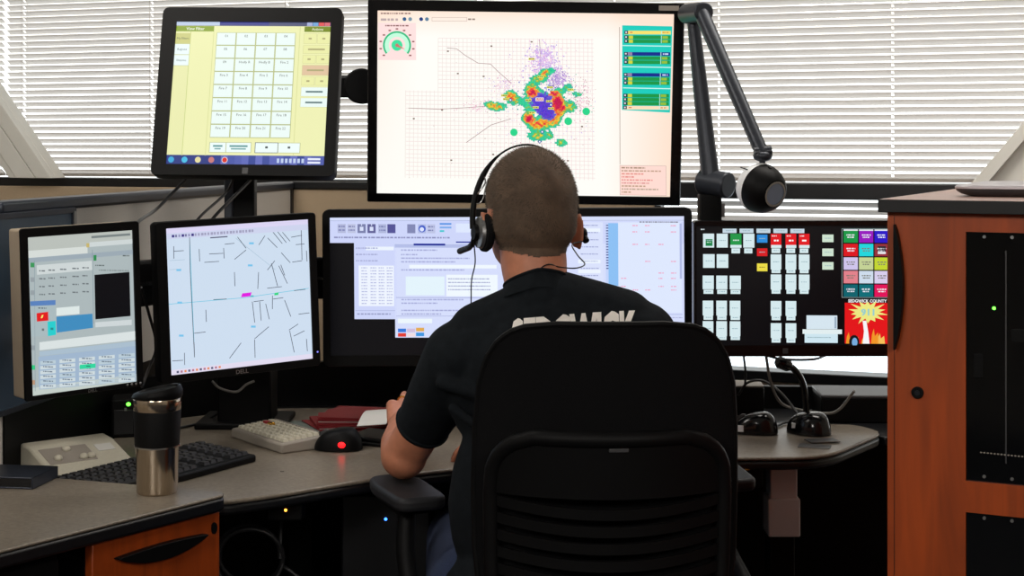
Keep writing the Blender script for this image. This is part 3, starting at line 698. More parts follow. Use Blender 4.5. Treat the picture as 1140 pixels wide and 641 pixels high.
for x in (382, 446, 503):
    s.rect(x, 96, x + 46, 158, (226, 24, 32), 1); s.bars(x + 5, 103, x + 26, 5, (250, 220, 220), 3); s.bars(x + 14, 122, x + 34, 7, (255, 250, 250), 3); s.rect(x + 2, 145, x + 46, 158, WB, 3)
    btn(x + 4, 160, x + 41, 180); btn(x, 186, x + 46, 252); btn(x + 4, 250, x + 42, 268); btn(x, 274, x + 46, 340); btn(x + 4, 338, x + 42, 358)
for y in (99, 160, 219): btn(604, y, 652, y + 33, (206, 226, 206))
for x in (88, 147, 205):
    btn(x, 280, x + 48, 340); btn(x + 4, 342, x + 46, 360); btn(x, 390, x + 46, 455); btn(x + 4, 454, x + 44, 474); btn(x, 480, x + 46, 545); btn(x + 4, 544, x + 44, 562)
for x in (382, 446): btn(x, 390, x + 46, 455); btn(x + 4, 452, x + 42, 474); btn(x, 487, x + 46, 552); btn(x + 4, 552, x + 42, 572)
s.rect(536, 452, 668, 512, (214, 230, 240), 1); s.rect(519, 513, 688, 533, (226, 238, 240), 2); s.rect(528, 533, 670, 572, (206, 230, 240), 1); s.bars(540, 546, 640, 4, (150, 180, 190), 3); s.rect(656, 458, 664, 508, (150, 170, 190), 3)
s.frame(687, 72, 960, 374, (130, 150, 150), 2.5, 2)
cols = [[(20, 150, 70), (150, 20, 190), (40, 20, 200), (20, 150, 70)], [(220, 20, 30), (30, 214, 220), (150, 50, 60), (30, 214, 220)], [(206, 196, 236), (196, 210, 150), (196, 214, 50), (214, 220, 236)], [(226, 130, 140), (206, 220, 236), (216, 206, 236), (206, 220, 236)], [(10, 100, 110), (10, 110, 120), (226, 20, 90), (10, 100, 110)]]
for r_ in range(5):
    for c_ in range(4):
        x = 695 + 66 * c_; y = 80 + 59 * r_; dark = sum(cols[r_][c_]) < 420
        s.rect(x, y, x + 61, y + 54, cols[r_][c_], 3); tc_ = (240, 240, 250) if dark else (120, 120, 110)
        s.bars(x + 12, y + 18, x + 50, 5, tc_, 4); s.bars(x + 16, y + 28, x + 46, 5, tc_, 4)
        if r_ == 0: s.rect(x, y - 4, x + 61, y + 2, (230, 235, 240), 4)
        if r_ == 1 and c_ == 2: s.rect(x + 14, y + 10, x + 48, y + 44, (40, 40, 50), 4); s.rect(x + 14, y + 34, x + 48, y + 44, (230, 230, 235), 5)
s.rect(700, 388, 905, 574, (226, 22, 26), 2)
s.rect(700, 378, 915, 396, (6, 6, 8), 3); s.text('SEDGWICK COUNTY', 797, 394, 13, (246, 246, 250), 4, .03, .92)
cx_, cy_ = 798, 436
pts = []
for k in range(28):
    a = 2 * math.pi * k / 28; rr = (1.0 if k % 2 else .58) * (1 + .12 * math.sin(k * 2.3)); pts.append((cx_ + 84 * rr * math.cos(a), cy_ + 52 * rr * math.sin(a)))
for k in range(28): s.poly([(cx_, cy_), pts[k], pts[(k + 1) % 28]], (236, 232, 130), 4)
s.text('911', cx_, cy_ + 14, 27, (150, 205, 205), 5, .04, 1.1)
for (bx, by), hgt, c in (((705, 574), 50, (240, 150, 40)), ((728, 574), 38, (244, 190, 90)), ((812, 574), 66, (240, 150, 40)), ((838, 574), 46, (244, 190, 90)), ((770, 574), 30, (240, 170, 60))):
    s.poly([(bx, by), (bx + 4, by - hgt * .6), (bx + 12, by - hgt), (bx + 16, by - hgt * .5), (bx + 30, by - hgt * .75), (bx + 34, by)], c, 4)
s.disc(740, 566, 22, (20, 20, 24), 5, 30, 20); s.disc(742, 568, 12, (120, 170, 220), 6, 20, 16)
s.poly([(776, 574), (782, 520), (776, 474), (792, 474), (800, 522), (806, 574)], (246, 246, 248), 5)
s.build(rgt)
m = MB(); m.prism(rrect(.011, .011, .001), -0.001, 0.0005, Matrix.Translation(Vector((-0.0405, 0, -0.1305))) @ XZ); m.build('brand_badge', 'dark_grey_plastic', rgt)

# --- dark panel hung on the left partition
pd = Vector((0.163, 0.986, 0)).normalized(); PA = math.atan2(pd.y, pd.x)
c = Vector((-0.889, 3.12, 0)) - pd * 0.25
off = monitor('switched-off monitor on the left partition with a reflection painted dull blue on its screen', (c.x, c.y, 1.022), math.degrees(PA), 0, 0, 0.5, 0.375, (-0.24, -0.177, 0.231, 0.177), depth=0.012, back=0.003, r=0.003, bez='partition_cap')
m = MB(); m.box(-0.24, 0.231, 0.003, 0.0044, -0.177, 0.177); m.build('screen', 'painted_reflection', off)
m = MB(); m.box(0.236, 0.245, -0.002, 0.001, -0.18, 0.18); o = m.build('side_trim', 'grey_metal', off); o['label'] = 'bright metal strip on the right edge'

# ================================================================== PARTITIONS AND DESK
def partition(label, p0, p1, ht, m, capm='partition_cap', ext=0.0, dark=0.0):
    p0, p1 = Vector((p0[0], p0[1], 0)), Vector((p1[0], p1[1], 0)); L = (p1 - p0).length; a = math.atan2((p1 - p0).y, (p1 - p0).x)
    t = thing('partition', label, 'partition', frame(p0, a), 'cubicle partitions')
    b = MB(); b.box(0, L, -0.022, 0.022, 0.06, ht - 0.022); b.build('fabric_panel', m, t, bevel=0.003)
    b = MB(); b.box(-0.004, L + ext, -0.03, 0.03, ht - 0.024, ht); b.build('top_cap', capm, t, bevel=0.006)
    if dark: b = MB(); b.box(0.01, L - .02, -0.0255, -0.0215, 0.062, dark); b.build('lower_panel', 'black_plastic', t)['label'] = 'black lower panel'
    b = MB(); b.box(0, L, -0.024, 0.024, 0.0, 0.062); b.build('base_rail', 'partition_cap', t)
    b = MB(); b.box(L - 0.014, L + 0.004, -0.026, 0.026, 0.0, ht - 0.02); b.build('end_post', 'black_edge', t)
    return t
partition('pale grey fabric partition on the left, running back behind the left monitors', (-0.976, 2.85), (-0.683, 4.59), 1.23, 'partition_fabric', dark=0.84)
partition('tan fabric partition behind the centre monitor, at the foot of the blinds', (-0.672, 4.62), (0.42, 4.30), 1.23, 'partition_tan', 'black_edge')

ZD = 0.71
def smooth_loop(pts, r, n=6):
    """round the corners of a polygon; r = radius per corner"""
    out = []; k = len(pts)
    for i, p in enumerate(pts):
        p = Vector(p); a = Vector(pts[i - 1]); b = Vector(pts[(i + 1) % k]); ri = r[i] if isinstance(r, (list, tuple)) else r
        if ri <= 0: out.append((p.x, p.y)); continue
        d0 = (a - p).normalized(); d1 = (b - p).normalized(); q0 = p + d0 * min(ri, (a - p).length / 2); q1 = p + d1 * min(ri, (b - p).length / 2)
        for j in range(n + 1):
            t = j / n; q = q0 * (1 - t) ** 2 + p * 2 * t * (1 - t) + q1 * t ** 2; out.append((q.x, q.y))
    return out
desk = thing('desk', 'long curved console desk with speckled grey top in front of the man', 'desk', frame((0.05, 3.2, 0)))
dpts = [(-0.505, 2.685), (-0.42, 2.74), (-0.268, 2.87), (-0.09, 2.975), (0.12, 3.03), (0.43, 3.064), (0.63, 3.068), (0.815, 3.34), (0.77, 3.43), (0.5, 3.46), (-0.28, 3.66), (-0.6, 3.64), (-0.83, 3.46), (-0.86, 3.2), (-0.93, 2.93), (-0.88, 2.80)]
loop = smooth_loop(dpts, [.02, .05, .1, .1, .1, .1, .09, .05, .03, 0, 0, 0, 0, 0, 0, 0])
m = MB(); m.prism(loop, ZD - 0.008, ZD); m.build('desk_top', 'laminate', desk, True, bevel=0.003, sharp=20)
cen = Vector((0, 3.3)); lo2 = [tuple(cen + (Vector(p) - cen) * 0.999) for p in loop]
m = MB(); m.prism(loop, ZD - 0.027, ZD - 0.008); m.build('edge_band', 'black_edge', desk, True, bevel=0.006, sharp=20)
m = MB(); m.prism([(-0.28, 3.66), (0.5, 3.46), (0.77, 3.43), (0.815, 3.34), (1.02, 3.4), (1.02, 3.72), (-0.28, 3.8), (-0.62, 3.78), (-0.6, 3.64)], ZD - 0.03, ZD - 0.012)
m.build('rear_shelf', 'black_edge', desk, True, bevel=0.003)
# low black riser round the back of the desk
rp = [(1.02, 3.70), (0.4, 3.73), (-0.25, 3.79), (-0.66, 3.74), (-0.85, 3.5)]
m = MB()
for a, b in zip(rp, rp[1:]):
    top = .752 if b[0] > .3 else .805
    a, b = Vector((*a, 0)), Vector((*b, 0)); d = (b - a).normalized(); n_ = Vector((-d.y, d.x, 0)) * 0.012
    m.prism([tuple((a - d * .01 + n_)[:2]), tuple((b + d * .01 + n_)[:2]), tuple((b + d * .01 - n_)[:2]), tuple((a - d * .01 - n_)[:2])], 0.08, top)
m.build('back_riser', 'black_plastic', desk, True)
def leg_col(x, y, c1, c2):
    m = MB(); m.box(x - .028, x + .028, y - .028, y + .028, 0.60, 0.684); m.box(x - .033, x + .033, y - .034, y + .034, 0.534, 0.612); m.build('leg', c1, desk, True, bevel=.003)
    m = MB(); m.box(x - .030, x + .022, y - .031, y + .03, 0.16, 0.536); m.box(x - .045, x + .045, y - .3, y + .3, 0.0, 0.03); m.box(x - .03, x + .02, y - .03, y + .03, 0.02, .2); m.build('leg_foot', c2, desk, True, bevel=.003)
leg_col((870 - CX) / F * 3.16, 3.16, 'white_plastic', 'black_plastic')
leg_col(-0.46, 3.38, 'black_plastic', 'black_plastic')
for px, py, Y in ((318, 569, 2.80), (833, 533, 3.07)):
    p = at(px, py, Y)
    m = MB(); m.box(p.x - .035, p.x + .03, p.y + .001, p.y + .06, ZD - .063, ZD - .026); cb = m.build('control_box', 'black_plastic', desk, True, bevel=.003)
    m = MB(); m.ell((p.x, p.y, p.z + .002), (.0026, .0026, .0026), n=12, m=8); o = m.build('indicator_light', 'led_orange', cb, True); o['label'] = 'glowing orange dot'

# monitor mount on the left half: column, pole, rails
mt = thing('monitor_mount', 'black monitor stand column rising from the desk behind the street map monitor', 'monitor mount', frame((-0.60, 3.44, ZD)))
m = MB(); m.box(-0.655, -0.535, 3.39, 3.49, ZD, 0.90); m.build('column_box', 'black_plastic', mt, True, bevel=.006)
m = MB(); m.box(-0.70, -0.50, 3.36, 3.53, ZD, ZD + .014); m.build('base_plate', 'black_plastic', mt, True, bevel=.004)
m = MB(); m.box(-0.628, -0.578, 3.425, 3.465, 0.88, 1.45); m.build('pole', 'black_plastic', mt, True, bevel=.004)
m = MB(); m.box(-0.645, -0.625, 3.42, 3.47, 1.16, 1.36); m.build('pole_clamp', 'lamp_arm', mt, True, bevel=.004)
m = MB(); m.cyl((-0.603, 3.44, 1.42), (-0.561, 3.275, 1.44), .03, n=20); m.build('tilt_arm', 'black_plastic', mt, True)
def rail(pa, pb, zc):
    a, b = Vector((*pa, zc)), Vector((*pb, zc)); d = (b - a); L = d.length; M = Matrix.Translation(a) @ Matrix.Rotation(math.atan2(d.y, d.x), 4, 'Z')
    m = MB(); m.box(0, L, -.018, .018, -.046, .046, M); r_ = m.build('rail', 'black_plastic', mt, True, bevel=.006)
    m = MB(); m.box(0.01, L - .01, -.0195, -.0175, -.004, .004, M); o = m.build('rail_strip', 'silver', r_, True); o['label'] = 'thin silver strip along the black rail'
rail((-0.868, 2.90), (-0.60, 3.40), 1.055)
rail((-0.60, 3.41), (0.0, 3.44), 1.04)
for pa, pb in (((-0.800, 2.80, 1.05), (-0.84, 2.93, 1.055)), ((-0.586, 3.165, 1.03), (-0.66, 3.27, 1.05)), ((-0.012, 3.38, 1.03), (-0.01, 3.44, 1.04))):
    m = MB(); m.cyl(pa, pb, .02, n=16); m.build('swivel_joint', 'black_plastic', mt, True)

bs = thing('monitor_stand', 'tall black post stand holding the largest monitor, with a round clamp at left', 'monitor stand', frame((0.03, 3.66, ZD - .012)))
m = MB(); m.box(-0.02, 0.07, 3.61, 3.67, ZD - .03, 1.56); m.build('post', 'black_plastic', bs, True, bevel=.005)
m = MB(); m.box(-0.10, 0.15, 3.54, 3.70, ZD - .03, ZD - .012 + .016); m.build('base_plate', 'black_plastic', bs, True, bevel=.004)
m = MB(); m.box(-0.01, 0.06, 3.575, 3.615, 1.40, 1.47); m.build('head', 'black_plastic', bs, True, bevel=.004)
pz = at(398, 95, 3.56)
m = MB(); m.box(-0.43, 0.0, 3.625, 3.65, pz.z - .026, pz.z + .026); m.build('cross_bar', 'black_plastic', bs, True, bevel=.003)
m = MB(); m.cyl((pz.x + .005, 3.60, pz.z), (pz.x + .005, 3.63, pz.z), .042, n=40); m.build('round_clamp', 'black_plastic', bs, True, bevel=.004)
m = MB(); m.box(-0.43, 0.0, 3.622, 3.626, pz.z + .020, pz.z + .0235); m.build('bar_trim', 'dark_grey_plastic', bs, True)
# stand for the right touchscreen
ts = thing('touchscreen_stand', 'low black stand under the wide right touchscreen', 'monitor stand', frame((0.46, 3.52, ZD - .012)))
m = MB(); m.box(0.36, 0.56, 3.47, 3.62, ZD - .012, ZD + .004); m.build('foot_plate', 'black_plastic', ts, True, bevel=.004)
m = MB(); m.box(0.43, 0.49, 3.50, 3.54, ZD, 1.06); m.box(0.43, 0.66, 3.47, 3.505, 1.0, 1.07); m.box(0.59, 0.65, 3.283, 3.48, 1.0, 1.06); m.build('neck', 'black_plastic', ts, True, bevel=.004)

# ================================================================== JOINTED LAMP
lp = thing('desk_lamp', 'jointed black task lamp with a round head, right of the largest monitor', 'lamp', frame(((790 - CX) / F * 3.34, 3.34, ZD - .012)))
b0 = Vector(((790 - CX) / F * 3.34, 3.34, ZD - .03))
m = MB(); m.box(b0.x - .024, b0.x + .024, 3.44, 3.465, ZD - .012, 0.76); m.box(b0.x - .02, b0.x + .02, 3.325, 3.46, 0.735, 0.765); m.build('clamp', 'black_plastic', lp, True, bevel=.003)
zt = at(790, 216, 3.34).z
m = MB(); m.box(b0.x - .024, b0.x + .024, 3.32, 3.366, 0.735, zt); m.build('post', 'black_plastic', lp, True, bevel=.003)
m = MB(); m.box(b0.x + .024, b0.x + .032, 3.33, 3.356, zt - .05, zt - .02); m.cyl((b0.x + .018, 3.343, zt - .01), (b0.x + .018, 3.343, zt + .03), .007, n=10); m.build('post_bolt', 'grey_metal', lp, True)
J0 = at(795, 203, 3.34); J1a = at(771, 17, 3.38); J1 = at(777, 15, 3.30); J2 = at(849, 172, 3.12)
m = MB(); m.cyl(J0 + Vector((-.025, .02, .002)), J0 + Vector((.028, -.03, -.006)), .0285, n=28); m.build('base_joint', 'lamp_arm', lp, True, bevel=.004)
m = MB(); m.tube([J0 + Vector((-.008, 0, .01)), J1a], [.0205, .0135], 16); m.build('lower_arm', 'lamp_arm', lp, True)
m = MB(); m.cyl(J1a + Vector((-.012, .012, .004)), J1 + Vector((.012, -.012, .002)), .022, n=24); m.build('elbow_joint', 'lamp_arm', lp, True, bevel=.003)
m = MB(); m.tube([J1 + Vector((.008, 0, .0)), J2], [.0165, .0145], 16); m.build('upper_arm', 'lamp_arm', lp, True)
m = MB(); m.ell(J2 + Vector((0, 0, -.003)), (.020, .018, .012)); m.cyl(J2 + Vector((-.017, 0, .004)), J2 + Vector((.018, 0, .008)), .011, n=16); m.cyl(J2, J2 + Vector((-.001, 0, -.032)), .0065, n=12); m.build('head_joint', 'lamp_arm', lp, True)
hc = at(846, 209, 3.12); dn = Vector((.50, -.80, -.24)).normalized()
Mh = Matrix.Translation(hc) @ dn.to_track_quat('Z', 'Y').to_matrix().to_4x4()
m = MB(); m.lathe([(.001, -.036), (.028, -.034), (.043, -.024), (.0505, -.008), (.0512, .002), (.049, .004)], 48, Mh); o = m.build('shade', 'shade_white', lp, True, sharp=60); o['label'] = 'white translucent shade behind the black cap'
m = MB(); m.lathe([(.0508, .0), (.0505, .006), (.047, .022), (.040, .036), (.031, .0455), (.0285, .047), (.0285, .044)], 48, Mh); m.build('cap', 'black_plastic', lp, True, sharp=60)
m = MB(); m.lathe([(.0265, .044), (.0265, .0485), (.0225, .0485), (.0225, .044)], 48, Mh)
for k in range(40):
    a = 2 * math.pi * k / 40; m.add([(q[0], q[1], q[2]) for q in ((.0222 * math.cos(a), .0222 * math.sin(a), .0487), (.0262 * math.cos(a), .0262 * math.sin(a), .0487), (.0262 * math.cos(a + .08), .0262 * math.sin(a + .08), .0487), (.0222 * math.cos(a + .08), .0222 * math.sin(a + .08), .0487))], [(0, 1, 2, 3)], Mh)
m.build('ribbed_ring', 'silver', lp, True)
m = MB(); m.lathe([(.001, .046), (.0222, .046), (.0222, .040)], 40, Mh, cap=True); m.build('dial', 'dial_face', lp, True)
m = MB(); p = Mh @ Vector((0, .046, .018)); m.cyl(p, p + (Mh.to_3x3() @ Vector((0, .004, .002))), .004, n=12); m.build('switch', 'black_gloss', lp, True)
m = MB(); q = at(824, 186, 3.1); m.tube([q, q + Vector((.02, .0, -.007)), q + Vector((.04, .02, -.012))], .0012, 6); m.build('shade_pin', 'dark_metal', lp, True)

# ================================================================== WOODEN CABINET AT RIGHT
cab_yaw = R(-26)
cab = thing('equipment_cabinet', 'tall cherry wood cabinet with black glass front at the right edge', 'cabinet', frame(((988 - CX) / F * 2.0, 2.0, 0), cab_yaw))
CW, CD, CT = 0.66, 0.92, 1.2475
m = MB()
m.box(0, 0.0995, 0, 0.02, 0, CT - .0005); m.box(0.0995, 0.52, 0, 0.02, 1.223, CT - .0005); m.box(0.0995, 0.52, 0, 0.02, 0.864, 0.904); m.box(0.52, CW, 0, 0.02, 0, CT - .0005); m.box(0.0995, 0.52, 0, .02, 0, .12)
m.box(0, 0.02, 0.02, CD, 0, CT - .0005); m.box(CW - .02, CW, 0.02, CD, 0, CT - .0005); m.box(0.02, CW - .02, CD - .02, CD, 0, CT - .0005); m.box(0.02, CW - .02, .02, CD - .02, .08, .1)
m.build('body', 'cherry_wood', cab)
m = MB(); m.box(-.008, CW + .008, -.012, CD + .01, CT, CT + .0165); m.build('top_panel', 'cabinet_top', cab, bevel=.002)
m = MB(); m.box(-.0095, CW + .0095, -.0145, -.0118, CT - .001, CT + .0160); m.box(-.0095, -.0078, -.0135, CD + .012, CT - .001, CT + .0160); m.build('top_edge', 'black_edge', cab, bevel=.001)
m = MB(); m.box(0.0088, 0.0094, -.0006, .001, 0.02, CT - .004); m.build('door_seam', 'black_edge', cab)
def crescent(M, L, bulge, th, n=20):
    a = [(0, L * k / n) for k in range(n + 1)]; b = [(bulge * math.sin(math.pi * k / n) ** 0.8 + .0012, L * k / n) for k in range(n, -1, -1)]
    m = MB(); m.prism(a + b, 0, th, M); return m
hz0, hz1 = 1.068, 1.243
Mx = Matrix.Translation(Vector((0.0105, -.0012, hz0))) @ XZ @ Matrix.Scale(-1, 4, (0, 0, 1))
crescent(Mx, hz1 - hz0 - .012, .011, .014).build('door_handle', 'black_plastic', cab, bevel=.001)
lk = 0.039
m = MB(); m.cyl((lk, .001, 1.013), (lk, -.004, 1.013), .0078, n=28); m.build('lock', 'black_plastic', cab, bevel=.001)
m = MB(); m.cyl((lk, -.0038, 1.013), (lk, -.0048, 1.013), .0034, n=16); m.build('lock_core', 'dark_metal', cab)
m = MB(); m.box(.1, .5195, .004, .012, .9045, 1.2225); gp = m.build('glass_door', 'dark_glass', cab); gp['label'] = 'upper black glass panel'
m = MB(); m.box(.1, .5195, .004, .012, .1205, .8635); gq = m.build('glass_door', 'dark_glass', cab); gq['label'] = 'lower black glass panel'
for par, zz in ((gp, 1.217), (gp, .911), (gq, .858)):
    for x in (.122, .156, .40):
        m = MB(); m.cyl((x, .0042, zz), (x, .0025, zz), .0022, n=12); m.build('screw', 'grey_metal', par)
m = MB(); m.box(.1478, .1494, .0032, .0042, .93, 1.20); m.build('glass_edge', 'dark_grey_plastic', gp)
zl = 1.33 - (343 - 165) / F * 1.945
m = MB(); m.ell((.134, .0035, zl), (.0022, .001, .0022), n=12, m=8); o = m.build('power_light', 'led_green', gp); o['label'] = 'glowing green dot'
m = MB()
for k in range(40): m.ell((.118 + .0042 * k, .0034, .9415 - .00008 * k), (.0015, .0008, .0011), n=8, m=5)
m.build('bead_row', 'grey_plastic', gp)
m = MB(); m.prism(rrect(.011, .03, .001), .0028, .0042, Matrix.Translation(Vector((.1145, 0, 1.052))) @ XZ); m.build('rack_label', 'black_plastic', gp); m = MB(); m.prism(rrect(.03, .016, .002), .0028, .0042, Matrix.Translation(Vector((.17, 0, 1.093))) @ XZ); m.build('rack_label', 'black_plastic', gp)
Mt = frame(cab.matrix_world @ Vector((0.21, 0.25, CT + .0165)), cab_yaw)
lt = thing('laptop', 'closed silver laptop with rounded edges lying on the wooden cabinet', 'laptop', Mt)
m = MB(); o1 = rrect(.30, .26, .03)
def lay(prof, mname, nm):
    m = MB(); n = len(o1); vs = [(p[0] * k, p[1] * k, z) for k, z in prof for p in o1]
    fs = [(a * n + i, a * n + (i + 1) % n, (a + 1) * n + (i + 1) % n, (a + 1) * n + i) for a in range(len(prof) - 1) for i in range(n)] + [tuple(range(n - 1, -1, -1)), tuple((len(prof) - 1) * n + i for i in range(n))]
    m.add(vs, fs); return m.build(nm, mname, lt, sharp=60)
lay([(.86, .0), (.95, .004), (.985, .008), (.995, .011)], 'dark_grey_plastic', 'base'); lay([(.995, .011), (1.0, .013), (.985, .0155), (.93, .017)], 'pale_shell', 'lid')

# ================================================================== NEAR COUNTER WITH DRAWERS
C0 = Vector((-0.480, 2.62, 0)); e1 = Vector((-.583, -.812, 0)); e2 = Vector((-.812, .583, 0)); ZC2 = 0.74
ct = thing('return_counter', 'near grey laminate counter at lower left with a black edge, carrying the steel mug', 'counter', frame((-0.9, 2.3, 0)))
far_ = Vector((-0.932, 2.775, 0))
cp = smooth_loop([tuple(C0[:2]), tuple((C0 + e1 * 1.25)[:2]), tuple((C0 + e1 * 1.25 + e2 * .5)[:2]), (-1.33, 2.80), tuple(far_[:2])], [.035, .02, .02, .02, 0])
m = MB(); m.prism(cp, ZC2 - .006, ZC2); m.build('counter_top', 'laminate', ct, True, bevel=.0025, sharp=20)
m = MB(); m.prism(cp, ZC2 - .029, ZC2 - .006); m.build('edge_band', 'black_edge', ct, True, bevel=.005, sharp=20)
q = [C0 + e1 * 1.15 + e2 * .05, C0 + e1 * 1.19 + e2 * .05, C0 + e1 * 1.19 + e2 * .45, C0 + e1 * 1.15 + e2 * .45]
m = MB(); m.prism([tuple(p[:2]) for p in q], 0, ZC2 - .029); m.build('end_panel', 'black_plastic', ct, True)
dc = thing('drawer_cabinet', 'low cherry wood drawer cabinet with black crescent handle under the near counter', 'cabinet', frame(C0 + e1 * .012 + e2 * .032, math.atan2(e1.y, e1.x)))
# local: x along the front to the near left, -y is into the cabinet (e2 side)
sgn = -1
m = MB(); m.box(0.0, .275, -.40, -.002, .05, .682); m.box(.01, .265, -.38, -.03, 0, .05); m.build('body', 'black_plastic', dc)
for z0, z1, first in ((.535, .708, True), (.30, .530, False), (.07, .295, False)):
    m = MB(); m.box(.002, .273, -.002, .016, z0, z1); d = m.build('drawer', 'cherry_wood', dc, bevel=.002)
    n = 20; L = .19; xa = .04
    top = [(xa + L * k / n, z1 - .030 + .004 * math.sin(math.pi * k / n)) for k in range(n + 1)]; bot = [(xa + L * k / n, z1 - .032 - .020 * math.sin(math.pi * k / n) ** .8) for k in range(n, -1, -1)]
    m = MB(); m.prism(top + bot, .0155, .030, XZ); m.build('handle', 'black_plastic', d, bevel=.002)
    if first:
        m = MB(); m.prism([(.016 + .006 * math.cos(2 * math.pi * k / 20), z1 - .026 + .010 * math.sin(2 * math.pi * k / 20)) for k in range(20)], .0155, .019, XZ); m.build('lock', 'black_plastic', d)
pd2 = thing('pedestal', 'black drawer pedestal at the lower left corner beside the wooden drawers', 'cabinet', frame(C0 + e1 * .34 + e2 * .03, math.atan2(e1.y, e1.x)))
m = MB(); m.box(0, .40, -.38, 0, 0.03, .709); m.box(.02, .38, -.36, -.03, 0, .03); m.build('body', 'black_plastic', pd2, bevel=.003)
for z0, z1 in ((.50, .70), (.28, .49), (.05, .27)):
    m = MB(); m.box(.008, .392, 0, .014, z0, z1); d = m.build('drawer', 'black_plastic', pd2, bevel=.003)
    m = MB(); m.box(.1, .3, .013, .026, z1 - .045, z1 - .03); m.build('handle', 'black_edge', d, bevel=.003)

# ================================================================== THINGS ON THE DESK
def T(name, label, cat, loc, rz=0.0, group=None): return thing(name, label, cat, frame(loc, rz), group)
# steel travel mug on the counter
p = onz(175, 548, ZC2)
mug = T('travel_mug', 'steel travel mug with a black grip band standing on the near counter', 'mug', (p.x, p.y, ZC2))
k = p.y / F                                     # metres per photo pixel here
m = MB(); m.lathe([(.001, 0), (.0325, 0), (.0338, .002), (.0345, .004), (.0365, .078), (.0372, .080)], 64); m.build('steel_base', 'steel', mug, sharp=50)
m = MB(); m.lathe([(.0365, .0795), (.0383, .0795), (.0383, .0822), (.0365, .0822)], 64); m.build('steel_ring', 'silver', mug)
m = MB(); m.lathe([(.0362, .082), (.0378, .083), (.0402, .141), (.0398, .1425)], 64); m.build('grip_band', 'chair_plastic', mug)
m = MB(); m.lathe([(.0392, .142), (.0402, .143), (.0412, .161), (.0405, .163)], 64); m.build('steel_rim', 'steel', mug, sharp=50)
m = MB()
n = 56; prof = [(1.0, 0.0), (1.06, .003), (1.06, .008), (.98, .0145), (.80, .0165), (.74, .0125), (.3, .0115), (0.02, .0115)]
vs = []
for r_, z in prof:
    for j in range(n):
        a = 2 * math.pi * j / n; x = .0405 * r_ * math.cos(a); y = .0405 * r_ * math.sin(a)
        vs.append((x, y, .1625 + z * (1 + .30 * x / .04) + (.003 * x / .04 if z > .005 else 0)))
fs = [(i * n + j, i * n + (j + 1) % n, (i + 1) * n + (j + 1) % n, (i + 1) * n + j) for i in range(len(prof) - 1) for j in range(n)] + [tuple((len(prof) - 1) * n + j for j in range(n)), tuple(range(n - 1, -1, -1))]
m.add(vs, fs); m.build('lid', 'black_plastic', mug, sharp=45)
m = MB(); m.cbox((.031, -.004, .1835), (.012, .012, .008)); m.build('sip_tab', 'black_plastic', mug, bevel=.002)

# full-size black keyboard
kb = T('keyboard', 'black full-size keyboard lying beside the steel mug on the main desk', 'keyboard', (-.683, 2.865, ZD), R(60))
KL, KW = .45, .15
def keyboard_body(t, L, W, h0, h1, body, keym, rows, cols, bev=.004):
    m = MB(); vs = [(-L / 2, -W / 2, 0), (L / 2, -W / 2, 0), (L / 2, W / 2, 0), (-L / 2, W / 2, 0), (-L / 2, -W / 2, h0), (L / 2, -W / 2, h0), (L / 2, W / 2, h1), (-L / 2, W / 2, h1)]
    m.add(vs, [(3, 2, 1, 0), (4, 5, 6, 7), (0, 1, 5, 4), (1, 2, 6, 5), (2, 3, 7, 6), (3, 0, 4, 7)]); m.build('case', body, t, bevel=bev)
    m = MB()
    px_, py_ = (L - .02) / cols, (W - .02) / rows; sl_ = (h1 - h0) / W
    for r_ in range(rows):
        for c_ in range(cols):
            if cols > 14 and c_ in (15, 19): continue
            if r_ == 0 and cols > 14 and 4 < c_ < 9: continue
            x = -L / 2 + .01 + px_ * (c_ + .5); y = -W / 2 + .01 + py_ * (r_ + .5); z = h0 + sl_ * (y + W / 2)
            a, b = px_ * .44, py_ * .44
            m.add([(x - a, y - b, z), (x + a, y - b, z), (x + a, y + b, z), (x - a, y + b, z), (x - a * .72, y - b * .72, z + .006), (x + a * .72, y - b * .72, z + .006), (x + a * .72, y + b * .72, z + .006), (x - a * .72, y + b * .72, z + .006)], [(4, 5, 6, 7), (0, 1, 5, 4), (1, 2, 6, 5), (2, 3, 7, 6), (3, 0, 4, 7)])
        if r_ == 0 and cols > 14:
            x = -L / 2 + .01 + px_ * 7; y = -W / 2 + .01 + py_ * .5; z = h0 + sl_ * (y + W / 2); a, b = px_ * 1.9, py_ * .44
            m.box(x - a, x + a, y - b, y + b, z, z + .005)
    m.build('keys', keym, t)
keyboard_body(kb, KL, KW, .014, .026, 'black_plastic', 'key_black', 6, 23)
# small beige keypad keyboard
kp = T('keypad', 'small beige keypad keyboard with two coloured keys, right of the black keyboard', 'keyboard', (-.493, 3.215, ZD), R(-53))
keyboard_body(kp, .225, .105, .020, .028, 'grey_plastic', 'beige_plastic', 6, 11)
for x, mm, nm in ((-.072, 'red_paper', 'red key'), (-.052, 'gold', 'yellow key')):
    m = MB(); m.cbox((x, .012, .0305), (.016, .011, .009)); o = m.build('coloured_key', mm, kp, bevel=.0015); o['label'] = nm
m = MB(); m.cbox((.0, .052, .02), (.22, .004, .02)); m.build('cable_edge', 'grey_plastic', kp)
